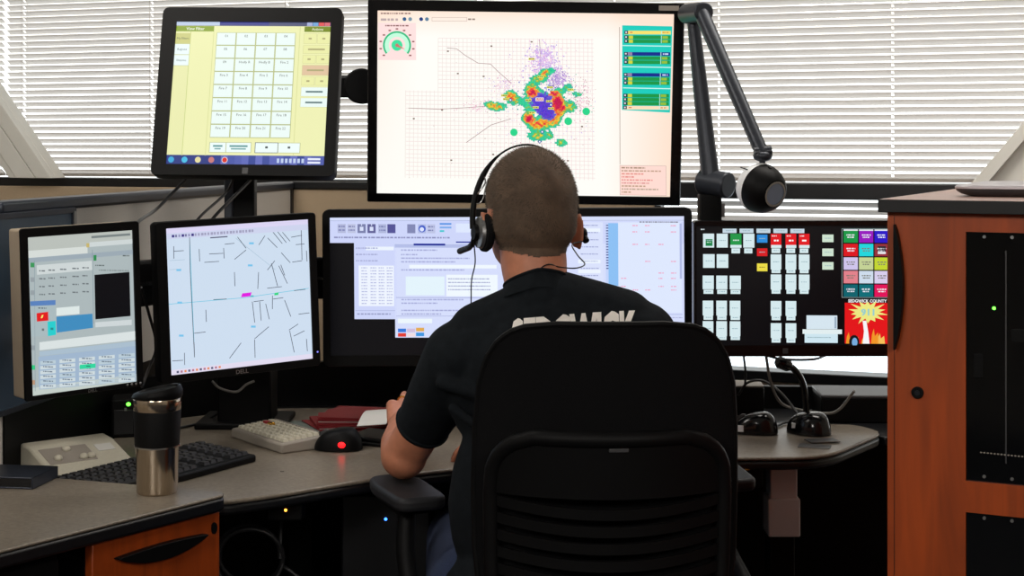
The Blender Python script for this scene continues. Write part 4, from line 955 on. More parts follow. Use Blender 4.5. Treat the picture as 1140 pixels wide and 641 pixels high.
# mice
def mouse(label, px, py, rz, L, W, H, red=False, sticker=False, group=None):
    p = onz(px, py, ZD)
    t = T('computer_mouse', label, 'mouse', (p.x, p.y, ZD), rz, group)
    m = MB(); n, k = 28, 12; vs = []
    for i in range(k + 1):
        for j in range(n):
            a = 2 * math.pi * j / n; f = i / k; r_ = math.cos(f * math.pi / 2) ** .55 if i < k else 0.02
            x = L / 2 * r_ * math.copysign(abs(math.cos(a)) ** .8, math.cos(a)); y = W / 2 * (r_ ** .8) * math.copysign(abs(math.sin(a)) ** .85, math.sin(a)) * (1 + .08 * math.cos(a))
            vs.append((x, y, H * math.sin(f * math.pi / 2) * (1 - .22 * (x / (L / 2)) - .12 * (x / (L / 2)) ** 2) + .002))
    fs = [(i * n + j, i * n + (j + 1) % n, (i + 1) * n + (j + 1) % n, (i + 1) * n + j) for i in range(k) for j in range(n)] + [tuple(range(n - 1, -1, -1)), tuple(k * n + j for j in range(n))]
    m.add(vs, fs); m.build('shell', 'black_gloss' if not red else 'black_plastic', t, sharp=70)
    m = MB(); m.lathe([(.001, -.004), (.012, -.004), (.012, .004), (.001, .004)], 20, Matrix.Translation(Vector((L * .27, 0, H * .66))) @ Matrix.Rotation(R(90), 4, 'X')); m.build('scroll_wheel', 'dark_grey_plastic', t)
    m = MB(); m.cbox((L * .24, 0, H * .70), (L * .36, .0012, .012)); m.build('button_gap', 'black_edge', t)
    return t, p
ms, p = mouse('black mouse glowing red on its side, left of the man', 377, 500, R(168), .10, .072, .042, red=True)
m = MB(); m.ell((-.018, .0355, .016), (.008, .003, .006)); o = m.build('glow_lens', 'led_red', ms); o['label'] = 'glowing red lens'
m1, p1 = mouse('black mouse with a square white sticker, left of the two mice on the right desk', 841, 482, R(160), .098, .07, .043)
m = MB(); m.cbox((.026, .0335, .014), (.013, .0016, .014)); o = m.build('sticker', 'white_plastic', m1, bevel=.0005); o['label'] = 'square white sticker'
m2, p2 = mouse('glossy black mouse right of the other one, in front of the black base unit', 901, 482, R(120), .105, .078, .044)
m = MB(); m.cbox((.008, .0375, .018), (.012, .0016, .013)); o = m.build('sticker', 'white_plastic', m2, bevel=.0005); o['label'] = 'square white sticker'
# beige desk console phone at far left
ph = T('desk_phone', 'beige desk phone console with a sunken grey panel, left of the steel mug', 'phone', (-.8315, 2.9226, ZD), R(40))
PL, PW = .17, .15
prof = [(-PW / 2, 0), (-PW / 2, .018), (-PW / 2 + .02, .026), (PW / 2 - .05, .052), (PW / 2 - .01, .056), (PW / 2, .050), (PW / 2, 0)]
m = MB(); n = len(prof); vs = [(x, y, z) for x in (-PL / 2, PL / 2) for y, z in prof]
m.add(vs, [tuple(range(n - 1, -1, -1)), tuple(range(n, 2 * n))] + [(i, (i + 1) % n, n + (i + 1) % n, n + i) for i in range(n)]); m.build('case', 'beige_plastic', ph, bevel=.004)
sl_ = math.atan2(.026, PW - .07); Ms = Matrix.Translation(Vector((0, -PW / 2 + .02, .026))) @ Matrix.Rotation(sl_, 4, 'X')
m = MB(); m.box(-.072, .022, .012, .074, -.004, .0012, Ms); m.build('sunken_panel', 'grey_plastic', ph, bevel=.001)
for x, y in ((-.022, .060), (-.002, .024), (.013, .024), (-.05, .03)):
    m = MB(); m.ell((x, y, .003), (.008, .008, .006), Ms, 16, 10); m.build('round_key', 'beige_plastic', ph)
m = MB(); m.box(.036, .070, .040, .066, 0, .0012, Ms); m.build('name_card', 'white_paper', ph)
# dark binder at the back of the counter
bd = T('ring_binder', 'dark blue-black binder lying on the near counter at the left picture edge', 'binder', (-.93, 2.705, ZC2), R(172))
m = MB(); m.box(-.11, .11, -.05, .05, 0, .003); m.box(-.11, .11, -.05, .05, .0175, .0205); m.box(-.11, -.106, -.05, .05, 0, .0205); m.build('cover', 'partition_cap', bd, bevel=.001)
m = MB(); m.box(-.105, .106, -.047, .047, .003, .0175); m.build('pages', 'black_edge', bd)
# small black speaker box with a green light
sp = T('speaker_box', 'small black box with a green light behind the steel mug', 'speaker', (-.838, 3.30, ZD), R(12))
m = MB(); m.box(-.026, .026, -.03, .05, 0, .082); m.build('case', 'black_plastic', sp, bevel=.004)
m = MB(); m.box(-.020, .020, -.0315, -.029, .008, .06); m.build('grille', 'black_edge', sp, bevel=.001)
m = MB(); m.ell((.010, -.032, .072), (.0045, .002, .004), n=12, m=8); o = m.build('power_light', 'led_green', sp); o['label'] = 'glowing green light'
m = MB(); m.cbox((.004, -.0315, .061), (.005, .002, .006)); m.build('button', 'grey_metal', sp)
# folders and papers left of the man's hand
fb = onz(392, 473, ZD)
for i in range(5):
    a = R(24 - 9 * i); z = ZD + .0065 * i
    t = T('red_folder', 'red paper folder in the fanned pile behind the red-lit mouse', 'folder', (fb.x + .010 * i, fb.y - .006 * i, z), a, 'fanned red folders')
    m = MB(); m.box(-.095, .095, -.075, .075, 0, .0015); m.box(-.095, .095, -.075, .075, .0045, .006); m.box(-.095, .095, .0735, .075, 0, .006); m.build('cover', 'red_paper', t, bevel=.0005)
    m = MB(); m.box(-.092, .09, -.07, .073, .0015, .0045); m.build('sheets', 'white_paper' if i in (1, 3) else 'red_paper', t)
pv = onz(352, 479, ZD)
t = T('document_sleeve', 'clear plastic document sleeve half under the red folders', 'document', (pv.x - .005, pv.y + .02, ZD), R(20))
m = MB()
m.box(-.05, .05, -.11, .10, 0, .0012); m.box(-.045, .052, -.105, .095, .0016, .0028); m.build('sheet', 'sleeve_plastic', t)
m = MB(); m.box(-.046, .047, -.10, .09, .0012, .0017); m.build('paper', 'white_paper', t)
pw = onz(416, 478, ZD + .03)
t = tag(MB().grid(lambda u, v: (pw.x - .03 + .06 * u + .012 * v, pw.y - .05 + .11 * v, ZD + .047 + .016 * math.sin(2.2 * v) + .004 * u), 6, 8, lambda u, v: (pw.x - .03 + .06 * u + .012 * v, pw.y - .05 + .11 * v, ZD + .0458 + .016 * math.sin(2.2 * v) + .004 * u)).build('paper_slip', 'white_paper', None, loc=(pw.x, pw.y, ZD + .045)), 'curled white paper slip on the red folders beside the left hand', 'paper')
pc = onz(417, 492, ZD)
t = T('wallet', 'black leather wallet lying just left of the forearm', 'wallet', (pc.x + .005, pc.y, ZD), R(-20))
m = MB(); m.box(-.045, .045, -.05, .05, 0, .009); m.build('lower_flap', 'black_plastic', t, bevel=.003)
m = MB(); m.box(-.044, .044, -.048, .05, .0095, .018, Matrix.Rotation(R(3), 4, 'Y')); m.build('upper_flap', 'black_plastic', t, bevel=.003)
# right-hand desk
bx = T('power_adapter', 'black box with a pale top behind the left mouse of the right desk', 'adapter', (.545, 3.53, ZD - .012), R(-4))
m = MB(); m.box(-.05, .035, -.03, .06, 0, .085); m.build('case', 'black_plastic', bx, bevel=.003)
m = MB(); m.box(-.049, .034, -.029, .059, .0845, .0875); m.build('top_plate', 'grey_plastic', bx, bevel=.001)
bu = T('base_unit', 'flat black base unit with a grey lid next to the wooden cabinet', 'base unit', (.835, 3.56, ZD - .012), R(-3))
m = MB(); m.box(-.12, .15, -.05, .10, 0, .058); m.build('case', 'black_plastic', bu, bevel=.004)
m = MB(); m.box(-.121, .151, -.051, .101, .056, .064); m.build('lid', 'dark_grey_plastic', bu, bevel=.003)
gm = T('gooseneck_microphone', 'black gooseneck microphone bending up below the right touchscreen', 'microphone', (.658, 3.41, ZD), 0)
A = at(894, 470, 3.41)
m = MB(); m.lathe([(.001, 0), (.034, 0), (.035, .004), (.030, .016), (.018, .024), (.001, .026)], 36); m.build('base', 'black_plastic', gm)
pts = [(.658, 3.41, ZD + .02), at(897, 445, 3.40), at(893, 425, 3.39), at(884, 411, 3.38), at(874, 405, 3.37)]
m = MB(); m.tube(curve_pts(pts), .0075, 12); m.build('gooseneck', 'black_gloss', gm, True)
m = MB(); q0 = at(880, 408, 3.375); q1 = at(865, 402, 3.36); m.tube([q0, q0 + (q1 - q0) * .2, q0 + (q1 - q0) * .85, q1], [.009, .0135, .0135, .009], 16); m.build('capsule', 'black_gloss', gm, True)
for i, (a, b, ang, lab) in enumerate(((907, 497, R(-18), 'dark card lying lower of the two near the right mouse'), (915, 491.5, R(12), 'dark card lying higher of the two near the right mouse'))):
    p = onz(a, b, ZD)
    t = T('key_card', lab, 'card', (p.x, p.y, ZD + .0001 + .0019 * i), ang)
    m = MB(); m.prism(rrect(.066, .04, .004), 0, .0016); m.build('card', 'dark_grey_plastic', t, bevel=.0004)
    m = MB(); m.prism(rrect(.066, .0025, .001, cy=-.0198), .0002, .0018); m.build('pale_edge', 'grey_metal', t)

# ---- cables
def cable(label, pts, r, m='black_edge', group=None, n=8):
    P = curve_pts(pts); lo = min(P, key=lambda q: q.z)
    o = MB().tube(P, r, 8).build('cable', m, None, loc=tuple(lo)); tag(o, label, 'cable', group); return o
cable('thin cable hanging from the left of the tilted touchscreen towards the left monitor', [at(213, 190, 3.27), at(205, 201, 3.30), at(175, 232, 3.22), at(154, 247, 3.02), at(150, 262, 2.95), at(146, 300, 2.95)], .0035)
cable('inner cable running down left from the tilted touchscreen beside the pole', [at(262, 193, 3.3), at(252, 214, 3.34), at(222, 242, 3.2), at(212, 262, 3.17), at(205, 300, 3.17)], .003)
cable('outer cable running down left from the tilted touchscreen across the pole', [at(283, 190, 3.30), at(278, 201, 3.32), at(238, 242, 3.2), at(228, 262, 3.19), at(222, 300, 3.19)], .0035)
cable('grey cable looping below the street map monitor logo', [at(283, 424, 3.2), at(274, 428, 3.2), at(263, 436, 3.2), at(245, 432, 3.2), at(236, 424, 3.2)], .0025, 'cable_grey')
cable('black cable crossing the desk behind the steel mug', [onz(150, 486, ZD + .004), onz(190, 478, ZD + .004), onz(225, 470, ZD + .005), onz(246, 458, ZD + .03)], .003)
cable('black cable sagging between the far left and street map monitors', [at(157, 320, 3.0), at(166, 350, 3.05), at(174, 385, 3.1), at(165, 412, 3.05), at(158, 430, 2.95)], .0032)
cable('pale grey cable dropping from under the right touchscreen to the desk', [at(853, 397, 3.26), at(858, 425, 3.35), at(869, 448, 3.44), at(890, 456, 3.44), at(920, 460, 3.42), at(935, 455, 3.40), at(951, 435, 3.36)], .0032, 'cable_grey')
cable('thin wire slung along the underside of the right touchscreen', [at(854, 396, 3.24), at(870, 399.5, 3.2), at(890, 400.5, 3.2), at(908, 399.5, 3.2), at(918, 396, 3.24)], .0026)
cable('black cable arching behind the left mouse of the right desk', [at(822, 440, 3.50), at(832, 426, 3.48), at(850, 424, 3.47), at(868, 436, 3.44), at(884, 455, 3.42), (.652, 3.375, ZD + .004), onz(876, 470, ZD + .004), onz(858, 478, ZD + .004)], .003, 'dark_grey_plastic')
cable('black wire beside the chair edge dropping to the pale-topped box', [at(828, 397, 3.3), at(830, 415, 3.4), at(829, 430, 3.5), at(826, 440, 3.52)], .0025, 'dark_grey_plastic')
# coiled lead below the desk at left
P = []
for k in range(3 * 24):
    a = 2 * math.pi * k / 24; r_ = .062 + .006 * math.sin(k * .3)
    P.append(at(275 + 0, 622, 2.9) + Vector((r_ * math.cos(a), .02 * math.sin(a * .5) + .004 * k / 24, r_ * .9 * math.sin(a))))
c0 = P[-1]
P2 = P + curve_pts([c0, c0 + Vector((.06, .0, -.04)), c0 + Vector((.16, .02, -.09)), c0 + Vector((.3, .05, -.3)), c0 + Vector((.34, .06, -.555))])[1:]
o = MB().tube([P[0] + Vector((0, .03, .16)), P[0] + Vector((0, .02, .08))] + P2, .004, 8).build('coiled_cable', 'key_black', None, loc=tuple(P2[-1])); tag(o, 'coiled dark lead hanging under the left part of the desk', 'cable')
# computer tower under the desk with a blue light
q = at(430, 576, 3.02)
tw = T('computer_tower', 'black computer tower with a blue light under the desk, left of the chair', 'computer', (q.x, 3.02, 0), 0)
m = MB(); m.box(-.09, .09, .0, .42, .01, q.z + .05); m.build('case', 'black_plastic', tw, bevel=.006)
m = MB(); m.box(-.088, .088, -.012, .002, .012, q.z + .048); m.build('front_panel', 'black_edge', tw, bevel=.005)
m = MB(); m.ell((0, -.0125, q.z), (.003, .0015, .003), n=12, m=8); o = m.build('power_light', 'led_blue', tw); o['label'] = 'glowing blue dot'
m = MB()
for x in (-.07, .07):
    for y in (.05, .37): m.cyl((x, y, 0), (x, y, .012), .012, n=12)
m.build('foot', 'black_edge', tw)

# ================================================================== OFFICE CHAIR
ch = thing('office_chair', 'black high-back swivel office chair seen from behind, with the man in it', 'chair', frame((.137, 2.68, 0), R(2)))
def lerp_tab(tab, z):
    if z <= tab[0][0]: return tab[0][1]
    for (a, p), (b, q) in zip(tab, tab[1:]):
        if z <= b: return p + (q - p) * (z - a) / (b - a)
    return tab[-1][1]
HB = [(.50, .165), (.55, .188), (.70, .204), (.80, .206), (.896, .204), (.965, .198), (1.006, .186), (1.03, .171), (1.045, .155), (1.054, .138), (1.059, .115), (1.0615, .08)]
def back_pt(u, v, off, k=1.0):
    z = .50 + .5615 * (1 - (1 - v) ** 1.25); x = (2 * u - 1) * lerp_tab(HB, z) * k
    y = -.315 + .055 * (x / .2) ** 2 - .05 * (z - .55) + .02 * math.sin((z - .5) / .56 * math.pi) + off
    return (x, y, z)
m = MB(); m.grid(lambda u, v: back_pt(u, v, -.024), 36, 44, lambda u, v: back_pt(u, v, .024)); m.build('backrest', 'chair_fabric', ch, bevel=.014, sharp=50, seg=4)
m = MB(); 
edge = [Vector(back_pt(0, v / 40, -.012)) for v in range(41)] + [Vector(back_pt(u / 30, 1, -.012)) for u in range(1, 31)] + [Vector(back_pt(1, 1 - v / 40, -.012)) for v in range(1, 41)]
m.tube([q + Vector((0, -.008, 0)) for q in edge], .0055, 8); m.build('piping', 'chair_plastic', ch)
HS = [(.45, .13), (.52, .16), (.62, .176), (.70, .180), (.80, .181), (.84, .178), (.862, .168), (.876, .155), (.886, .138), (.892, .115)]
def shell_pt(u, v, off, k=1.0, z0=.45, z1=.892):
    z = z0 + (z1 - z0) * v; x = (2 * u - 1) * lerp_tab(HS, z) * k
    y = -.375 + .06 * (x / .18) ** 2 - .03 * (z - .55) + .012 * math.sin((z - .45) / .44 * math.pi) + off
    return (x, y, z)
m = MB(); path = [Vector(shell_pt(0, v / 40, 0)) for v in range(41)] + [Vector(shell_pt(u / 24, 1, 0)) for u in range(1, 25)] + [Vector(shell_pt(1, 1 - v / 40, 0)) for v in range(1, 41)]
m.tube(path, .0125, 12); m.build('back_frame', 'chair_plastic', ch)
m = MB(); m.grid(lambda u, v: shell_pt(u, v, -.004, .97, .80, .890), 24, 12, lambda u, v: shell_pt(u, v, .004, .97, .80, .890)); m.build('back_panel', 'chair_plastic', ch)
m = MB(); q0 = shell_pt(.5, .965, -.006); m.cbox((q0[0] + .01, q0[1] + .001, q0[2]), (.03, .003, .006)); o = m.build('maker_badge', 'dark_grey_plastic', ch, bevel=.001); o['label'] = 'small grey badge at the top of the frame'
for k in range(11):
    z = .788 - .0265 * k
    def sp_(u, v, off): 
        p_ = shell_pt(u, (z + .0165 * (v - .5) - .012 * (1 - (2 * u - 1) ** 2) - .45) / .442, off, .95); return p_
    m = MB(); m.grid(lambda u, v: sp_(u, v, -.004), 20, 2, lambda u, v: sp_(u, v, .004)); m.build('back_slat', 'chair_plastic', ch)
m = MB()
m.tube(curve_pts([(-.1, -.38, .50), (0, -.34, .44), (0, -.2, .41), (0, -.05, .40)]), .03, 12); m.tube(curve_pts([(.1, -.38, .50), (0.02, -.34, .44), (0, -.2, .41), (0, -.05, .40)]), .03, 12); m.build('back_support', 'chair_plastic', ch)
m = MB()
for sx in (-1, 1): m.ell((sx * .062, -.375, .897), (.018, .012, .006))
m.build('back_bracket', 'chair_plastic', ch)
m = MB(); m.prism(smooth_loop([(-.24, -.25), (.24, -.25), (.25, .20), (.17, .25), (-.17, .25), (-.25, .20)], .05), .405, .462); m.build('seat', 'chair_fabric', ch, bevel=.02, seg=3, sharp=50)
m = MB(); m.cbox((0, -.02, .39), (.26, .30, .04)); m.build('seat_mechanism', 'chair_plastic', ch, bevel=.01)
for sx, (cx_, cy_), yaw in ((-1, (-.330, .085), R(20)), (1, (.262, .22), R(6))):
    Ma = Matrix.Translation(Vector((cx_, cy_, .70))) @ Matrix.Rotation(yaw, 4, 'Z')
    m = MB(); m.prism(smooth_loop([(-.046, -.115), (.046, -.115), (.050, .03), (.036, .10), (-.036, .10), (-.050, .03)], .028), .0, .024, Ma); o = m.build('arm_pad', 'arm_pad', ch, bevel=.008, seg=3, sharp=50)
    m = MB(); m.box(-.03, .03, -.07, .06, -.014, .001, Ma); pz_ = Ma @ Vector((0, -.02, 0)); 
    m.tube(curve_pts([(pz_.x, pz_.y, .69), (pz_.x + sx * .0, pz_.y - .03, .60), (sx * .30, .0, .50), (sx * .27, -.02, .42), (sx * .12, -.02, .395)]), .0165, 12); m.build('arm_support', 'chair_plastic', ch, sharp=50)
m = MB(); m.cyl((0, -.02, .09), (0, -.02, .38), .028, n=24); m.cyl((0, -.02, .09), (0, -.02, .24), .036, n=24); m.build('gas_column', 'black_plastic', ch)
for k in range(5):
    a = R(90 + 72 * k); d = Vector((math.cos(a), math.sin(a), 0)); n_ = Vector((-d.y, d.x, 0)); o_ = Vector((0, -.02, 0))
    m = MB(); m.tube([o_ + d * .02 + Vector((0, 0, .10)), o_ + d * .18 + Vector((0, 0, .092)), o_ + d * .30 + Vector((0, 0, .075))], [.03, .023, .016], 10); lg = m.build('base_leg', 'chair_plastic', ch)
    m = MB(); c_ = o_ + d * .30 + Vector((0, 0, .03))
    for s_ in (-.016, .016): m.cyl(c_ + n_ * (s_ - .009), c_ + n_ * (s_ + .009), .03, n=20)
    m.cyl(c_, c_ + Vector((0, 0, .05)), .008, n=10); m.build('caster', 'black_plastic', lg)

# ================================================================== THE MAN
def ico_add(bm, c, r, M=None, rot=None):
    A = Matrix.Translation(Vector(c)) @ (rot or Matrix()) @ Matrix.Diagonal((r[0], r[1], r[2], 1))
    bmesh.ops.create_icosphere(bm, subdivisions=3, radius=1.0, matrix=(M @ A) if M is not None else A)
def cap_add(bm, p0, r0, p1, r1):
    p0, p1 = Vector(p0), Vector(p1); ico_add(bm, p0, (r0,) * 3); ico_add(bm, p1, (r1,) * 3)
    d = p1 - p0
    if d.length < 1e-5: return
    q = d.to_track_quat('Z', 'Y').to_matrix().to_4x4()
    bmesh.ops.create_cone(bm, cap_ends=True, segments=20, radius1=r0, radius2=r1, depth=d.length, matrix=Matrix.Translation((p0 + p1) / 2) @ q)
def chain(bm, pts):
    for (a, ra), (b, rb) in zip(pts, pts[1:]): cap_add(bm, a, ra, b, rb)
def remeshed(bm, name, m, voxel, it, parent=None, fac=.5):
    me = bpy.data.meshes.new(name); bm.to_mesh(me); bm.free()
    tmp = bpy.data.objects.new('tmp', me); COL.objects.link(tmp)
    r_ = tmp.modifiers.new('r', 'REMESH'); r_.mode = 'VOXEL'; r_.voxel_size = voxel; r_.adaptivity = 0
    if it: s_ = tmp.modifiers.new('s', 'SMOOTH'); s_.factor = fac; s_.iterations = it
    dg = bpy.context.evaluated_depsgraph_get(); dg.update()
    me2 = bpy.data.meshes.new_from_object(tmp.evaluated_get(dg)); me2.name = name
    bpy.data.objects.remove(tmp); bpy.data.meshes.remove(me)
    me2.materials.clear(); me2.materials.append(MATS[m]); me2.polygons.foreach_set('use_smooth', [True] * len(me2.polygons))
    o = bpy.data.objects.new(name, me2); COL.objects.link(o); MW[o.name] = Matrix()
    if parent: o.parent = parent
    return o
HM = Matrix.Translation(Vector((.0335, 2.70, 1.236))) @ Matrix.Rotation(R(13), 4, 'Z') @ Matrix.Rotation(R(1.5), 4, 'Y')
def hp(x, y, z): return HM @ Vector((x, y, z))
bm = bmesh.new()
# head
ico_add(bm, (0, 0, 0.0), (.0785, .097, .094), HM); ico_add(bm, (0, -.020, -.030), (.074, .080, .078), HM); ico_add(bm, (0, .025, -.03), (.070, .075, .075), HM)
ico_add(bm, (0, .035, -.075), (.061, .060, .058), HM); ico_add(bm, (0, .072, -.113), (.026, .020, .020), HM); ico_add(bm, (0, .048, -.060), (.056, .046, .066), HM)
ico_add(bm, (0, .102, -.052), (.012, .016, .018), HM); cap_add(bm, hp(0, .092, -.012), .009, hp(0, .106, -.055), .012)
cap_add(bm, hp(-.034, .082, -.008), .013, hp(.034, .082, -.008), .013); cap_add(bm, hp(-.018, .088, -.084), .0055, hp(.018, .088, -.084), .0055); cap_add(bm, hp(-.015, .087, -.094), .006, hp(.015, .087, -.094), .006)
for sx in (-1, 1):
    ico_add(bm, (sx * .037, .062, -.055), (.021, .021, .024), HM); cap_add(bm, hp(sx * .020, .084, -.022), .0085, hp(sx * .040, .077, -.024), .0075)
    er = Matrix.Rotation(R(sx * 22), 4, 'Z')
    ico_add(bm, (sx * .083, -.006, -.052), (.0065, .019, .031), HM, er); cap_add(bm, hp(sx * .076, .004, -.045), .008, hp(sx * .076, .004, -.065), .007)
    for k in range(9):
        a0, a1 = R(-75 + 22 * k), R(-75 + 22 * (k + 1))
        cap_add(bm, hp(sx * .0885, -.006 - .0185 * math.cos(a0), -.052 + .030 * math.sin(a0)), .0035, hp(sx * .0885, -.006 - .0185 * math.cos(a1), -.052 + .030 * math.sin(a1)), .0035)
# neck and trunk
chain(bm, [((.034, 2.688, 1.185), .058), ((.038, 2.668, 1.13), .0585), ((.043, 2.652, 1.085), .054), ((.05, 2.65, 1.03), .046)])
ico_add(bm, (.06, 2.66, .92), (.155, .095, .15)); ico_add(bm, (.065, 2.63, .72), (.15, .105, .20)); ico_add(bm, (.05, 2.60, .56), (.165, .115, .10))
SL, SR = Vector((-.09, 2.66, .965)), Vector((.222, 2.65, 1.0))
cap_add(bm, SL, .05, (.05, 2.65, 1.02), .055); cap_add(bm, SR, .05, (.05, 2.65, 1.03), .055)
# left arm: elbow on the arm pad, hand raised over the desk
EL, WL = Vector((-.197, 2.785, .770)), Vector((-.214, 2.99, .79))
chain(bm, [(SL, .052), ((-.145, 2.735, .86), .042), (EL, .040)])
cap_add(bm, EL + Vector((.004, -.012, -.004)), .034, EL, .043)
chain(bm, [(EL, .043), (EL.lerp(WL, .35), .043), (EL.lerp(WL, .7), .034), (WL, .027)])
ER, WR = Vector((.315, 2.83, .765)), Vector((.03, 2.985, .765))
chain(bm, [(SR, .052), ((.28, 2.74, .88), .046), (ER, .041), (ER.lerp(WR, .35), .042), (ER.lerp(WR, .7), .034), (WR, .027)])
RING = []
def hand(W, fwd, up, thumb_side, curl, spread=.0195, ring=False):
    """palm, four jointed fingers, thumb from the palm's side"""
    f = Vector(fwd).normalized(); u = Vector(up); u = (u - f * u.dot(f)).normalized(); s_ = f.cross(u) * thumb_side   # towards the thumb
    for k in range(4):
        o_ = (1.5 - k) * spread                     # index .. little
        cap_add(bm, W + f * .012 + s_ * o_ * .55, .0165, W + f * .082 + s_ * o_, .0125)
    lens = ((.044, .026, .022), (.048, .030, .023), (.044, .028, .022), (.034, .021, .019))
    for k in range(4):
        o_ = (1.5 - k) * spread; p = W + f * (.088 - .004 * abs(k - 1)) + s_ * o_ + u * .002; a = R(curl[k] * .55)
        d = f * math.cos(a) - u * math.sin(a) + s_ * (.10 - .07 * k); r0 = .0092 - (.001 if k == 3 else 0)
        for j, L in enumerate(lens[k]):
            q_ = p + d.normalized() * L; cap_add(bm, p, r0, q_, r0 - .0008)
            if ring and k == 2 and j == 0: RING.append((p.lerp(q_, .45), d.normalized(), r0))
            p = q_; r0 -= .0008; a += R(curl[k] * .55); d = f * math.cos(a) - u * math.sin(a) + s_ * (.10 - .07 * k)
    p0 = W + f * .022 + s_ * .024 - u * .004; p1 = p0 + (f * .6 + s_ * .75 - u * .35).normalized() * .042; p2 = p1 + (f * .92 + s_ * .25 - u * .4).normalized() * .032; p3 = p2 + (f * .95 - s_ * .05 - u * .45).normalized() * .026
    chain(bm, [(p0, .0145), (p1, .0115), (p2, .0102), (p3, .0088)])
hand(WL, (.03, 1, .30), (.0, -.2, 1), 1, (58, 50, 14, 60), ring=True)
hand(WR, (-.88, .32, -.06), (0, 0, 1), 1, (34, 36, 38, 42))
# legs
for sx, hx, kx, ax in ((-1, -.045, -.10, -.08), (1, .145, .20, .19)):
    chain(bm, [((hx, 2.62, .555), .085), ((kx, 3.06, .555), .058), ((kx, 3.07, .50), .055), ((ax + .01, 3.05, .28), .05), ((ax, 3.04, .10), .035)])
    cap_add(bm, (ax, 3.03, .055), .034, (ax, 3.18, .038), .026)
person = remeshed(bm, 'person', 'skin', .0042, 4)
tag(person, 'man in a dark navy T-shirt seated in the black chair, back to the camera', 'person')
bvh_body = BVHTree.FromPolygons([v.co.copy() for v in person.data.vertices], [tuple(p.vertices) for p in person.data.polygons])
# T-shirt
bm = bmesh.new()
ico_add(bm, (.062, 2.655, .92), (.178, .112, .165)); ico_add(bm, (.067, 2.625, .72), (.178, .128, .22)); ico_add(bm, (.06, 2.60, .585), (.182, .130, .09))
chain(bm, [(SL + Vector((0, 0, 0)), .066), ((.05, 2.65, 1.03), .072)]); chain(bm, [(SR, .066), ((.05, 2.65, 1.035), .072)])
chain(bm, [((.046, 2.650, 1.064), .064), ((.075, 2.648, 1.064), .056), ((.195, 2.65, 1.034), .052)]); chain(bm, [((.046, 2.648, 1.055), .055), ((-.06, 2.655, 1.012), .050)])
HL, HR = Vector((-.163, 2.760, .828)), Vector((.292, 2.775, .85))
chain(bm, [(SL, .066), (SL.lerp(HL, .5), .058), (HL, .049)]); chain(bm, [(SR, .066), (SR.lerp(HR, .5), .062), (HR, .058)])
# folds of cloth: shallow ridges
rnd = random.Random(11)
for (a, b, r_) in (((-.12, 2.60, .93), (.0, 2.545, .90), .012), ((.22, 2.60, .96), (.12, 2.548, .93), .012), ((-.10, 2.585, .89), (-.02, 2.535, .84), .010), ((-.13, 2.70, .85), (-.185, 2.72, .87), .012), ((-.11, 2.66, .90), (-.165, 2.69, .92), .010), ((.20, 2.585, .90), (.10, 2.535, .86), .010)):
    cap_add(bm, a, r_, b, r_ * .6)
shirt = remeshed(bm, 'shirt', 'shirt', .0048, 7, person)
# cut the sleeve ends off square
bm = bmesh.new(); bm.from_mesh(shirt.data)
for H, S_ in ((HL, SL), (HR, SR)):
    n_ = (H - S_).normalized(); keep = H + n_ * .004
    near = [v for v in bm.verts if (v.co - keep).length < .11]
    ns = set(near); geom = near + [e for e in bm.edges if e.verts[0] in ns and e.verts[1] in ns] + [f for f in bm.faces if all(v in ns for v in f.verts)]
    res = bmesh.ops.bisect_plane(bm, geom=geom, dist=1e-5, plane_co=keep, plane_no=n_, clear_outer=True)
bm.to_mesh(shirt.data); bm.free()
bvh_shirt = BVHTree.FromPolygons([v.co.copy() for v in shirt.data.vertices], [tuple(p.vertices) for p in shirt.data.polygons])
for H, S_ in ((HL, SL), (HR, SR)):
    n_ = (H - S_).normalized(); a_ = n_.orthogonal().normalized(); b_ = n_.cross(a_); pts = []
    for k in range(40):
        d = a_ * math.cos(2 * math.pi * k / 40) + b_ * math.sin(2 * math.pi * k / 40); c_ = H - n_ * .004
        h = bvh_shirt.ray_cast(c_ + d * .12, -d, .12); pts.append(h[0] if h[0] is not None else c_ + d * .049)
    m = MB(); m.tube(pts, .0032, 8, True); m.tube([p_ - n_ * .018 for p_ in pts], .0015, 6, True); m.build('sleeve_hem', 'shirt', shirt)
pts = []
for k in range(48):
    a = 2 * math.pi * k / 48; d = Vector((math.cos(a), math.sin(a), 0)); c_ = Vector((.044, 2.655, 1.099 - .020 * math.sin(a) - .014 * max(0, -math.cos(a))))
    h = bvh_body.ray_cast(c_ + d * .2, -d, .2); pts.append((h[0] if h[0] is not None else c_ + d * .062) + d * .0025)
pts = [(pts[k - 1] + pts[k] * 2 + pts[(k + 1) % 48]) / 4 for k in range(48)]
m = MB(); n = 48
vs = [p_ + Vector((0, 0, .006)) for p_ in pts] + [p_ + Vector((0, 0, -.004)) + (p_ - Vector((.044, 2.655, p_.z))).normalized() * .003 for p_ in pts] + [p_ + Vector((0, 0, -.024)) + (p_ - Vector((.044, 2.655, p_.z))).normalized() * .012 for p_ in pts]
m.add(vs, [(i * n + j, i * n + (j + 1) % n, (i + 1) * n + (j + 1) % n, (i + 1) * n + j) for i in (0, 1) for j in range(n)]); m.tube([p_ + Vector((0, 0, .005)) for p_ in pts], .0028, 8, True); m.build('collar', 'shirt', shirt, sharp=70)
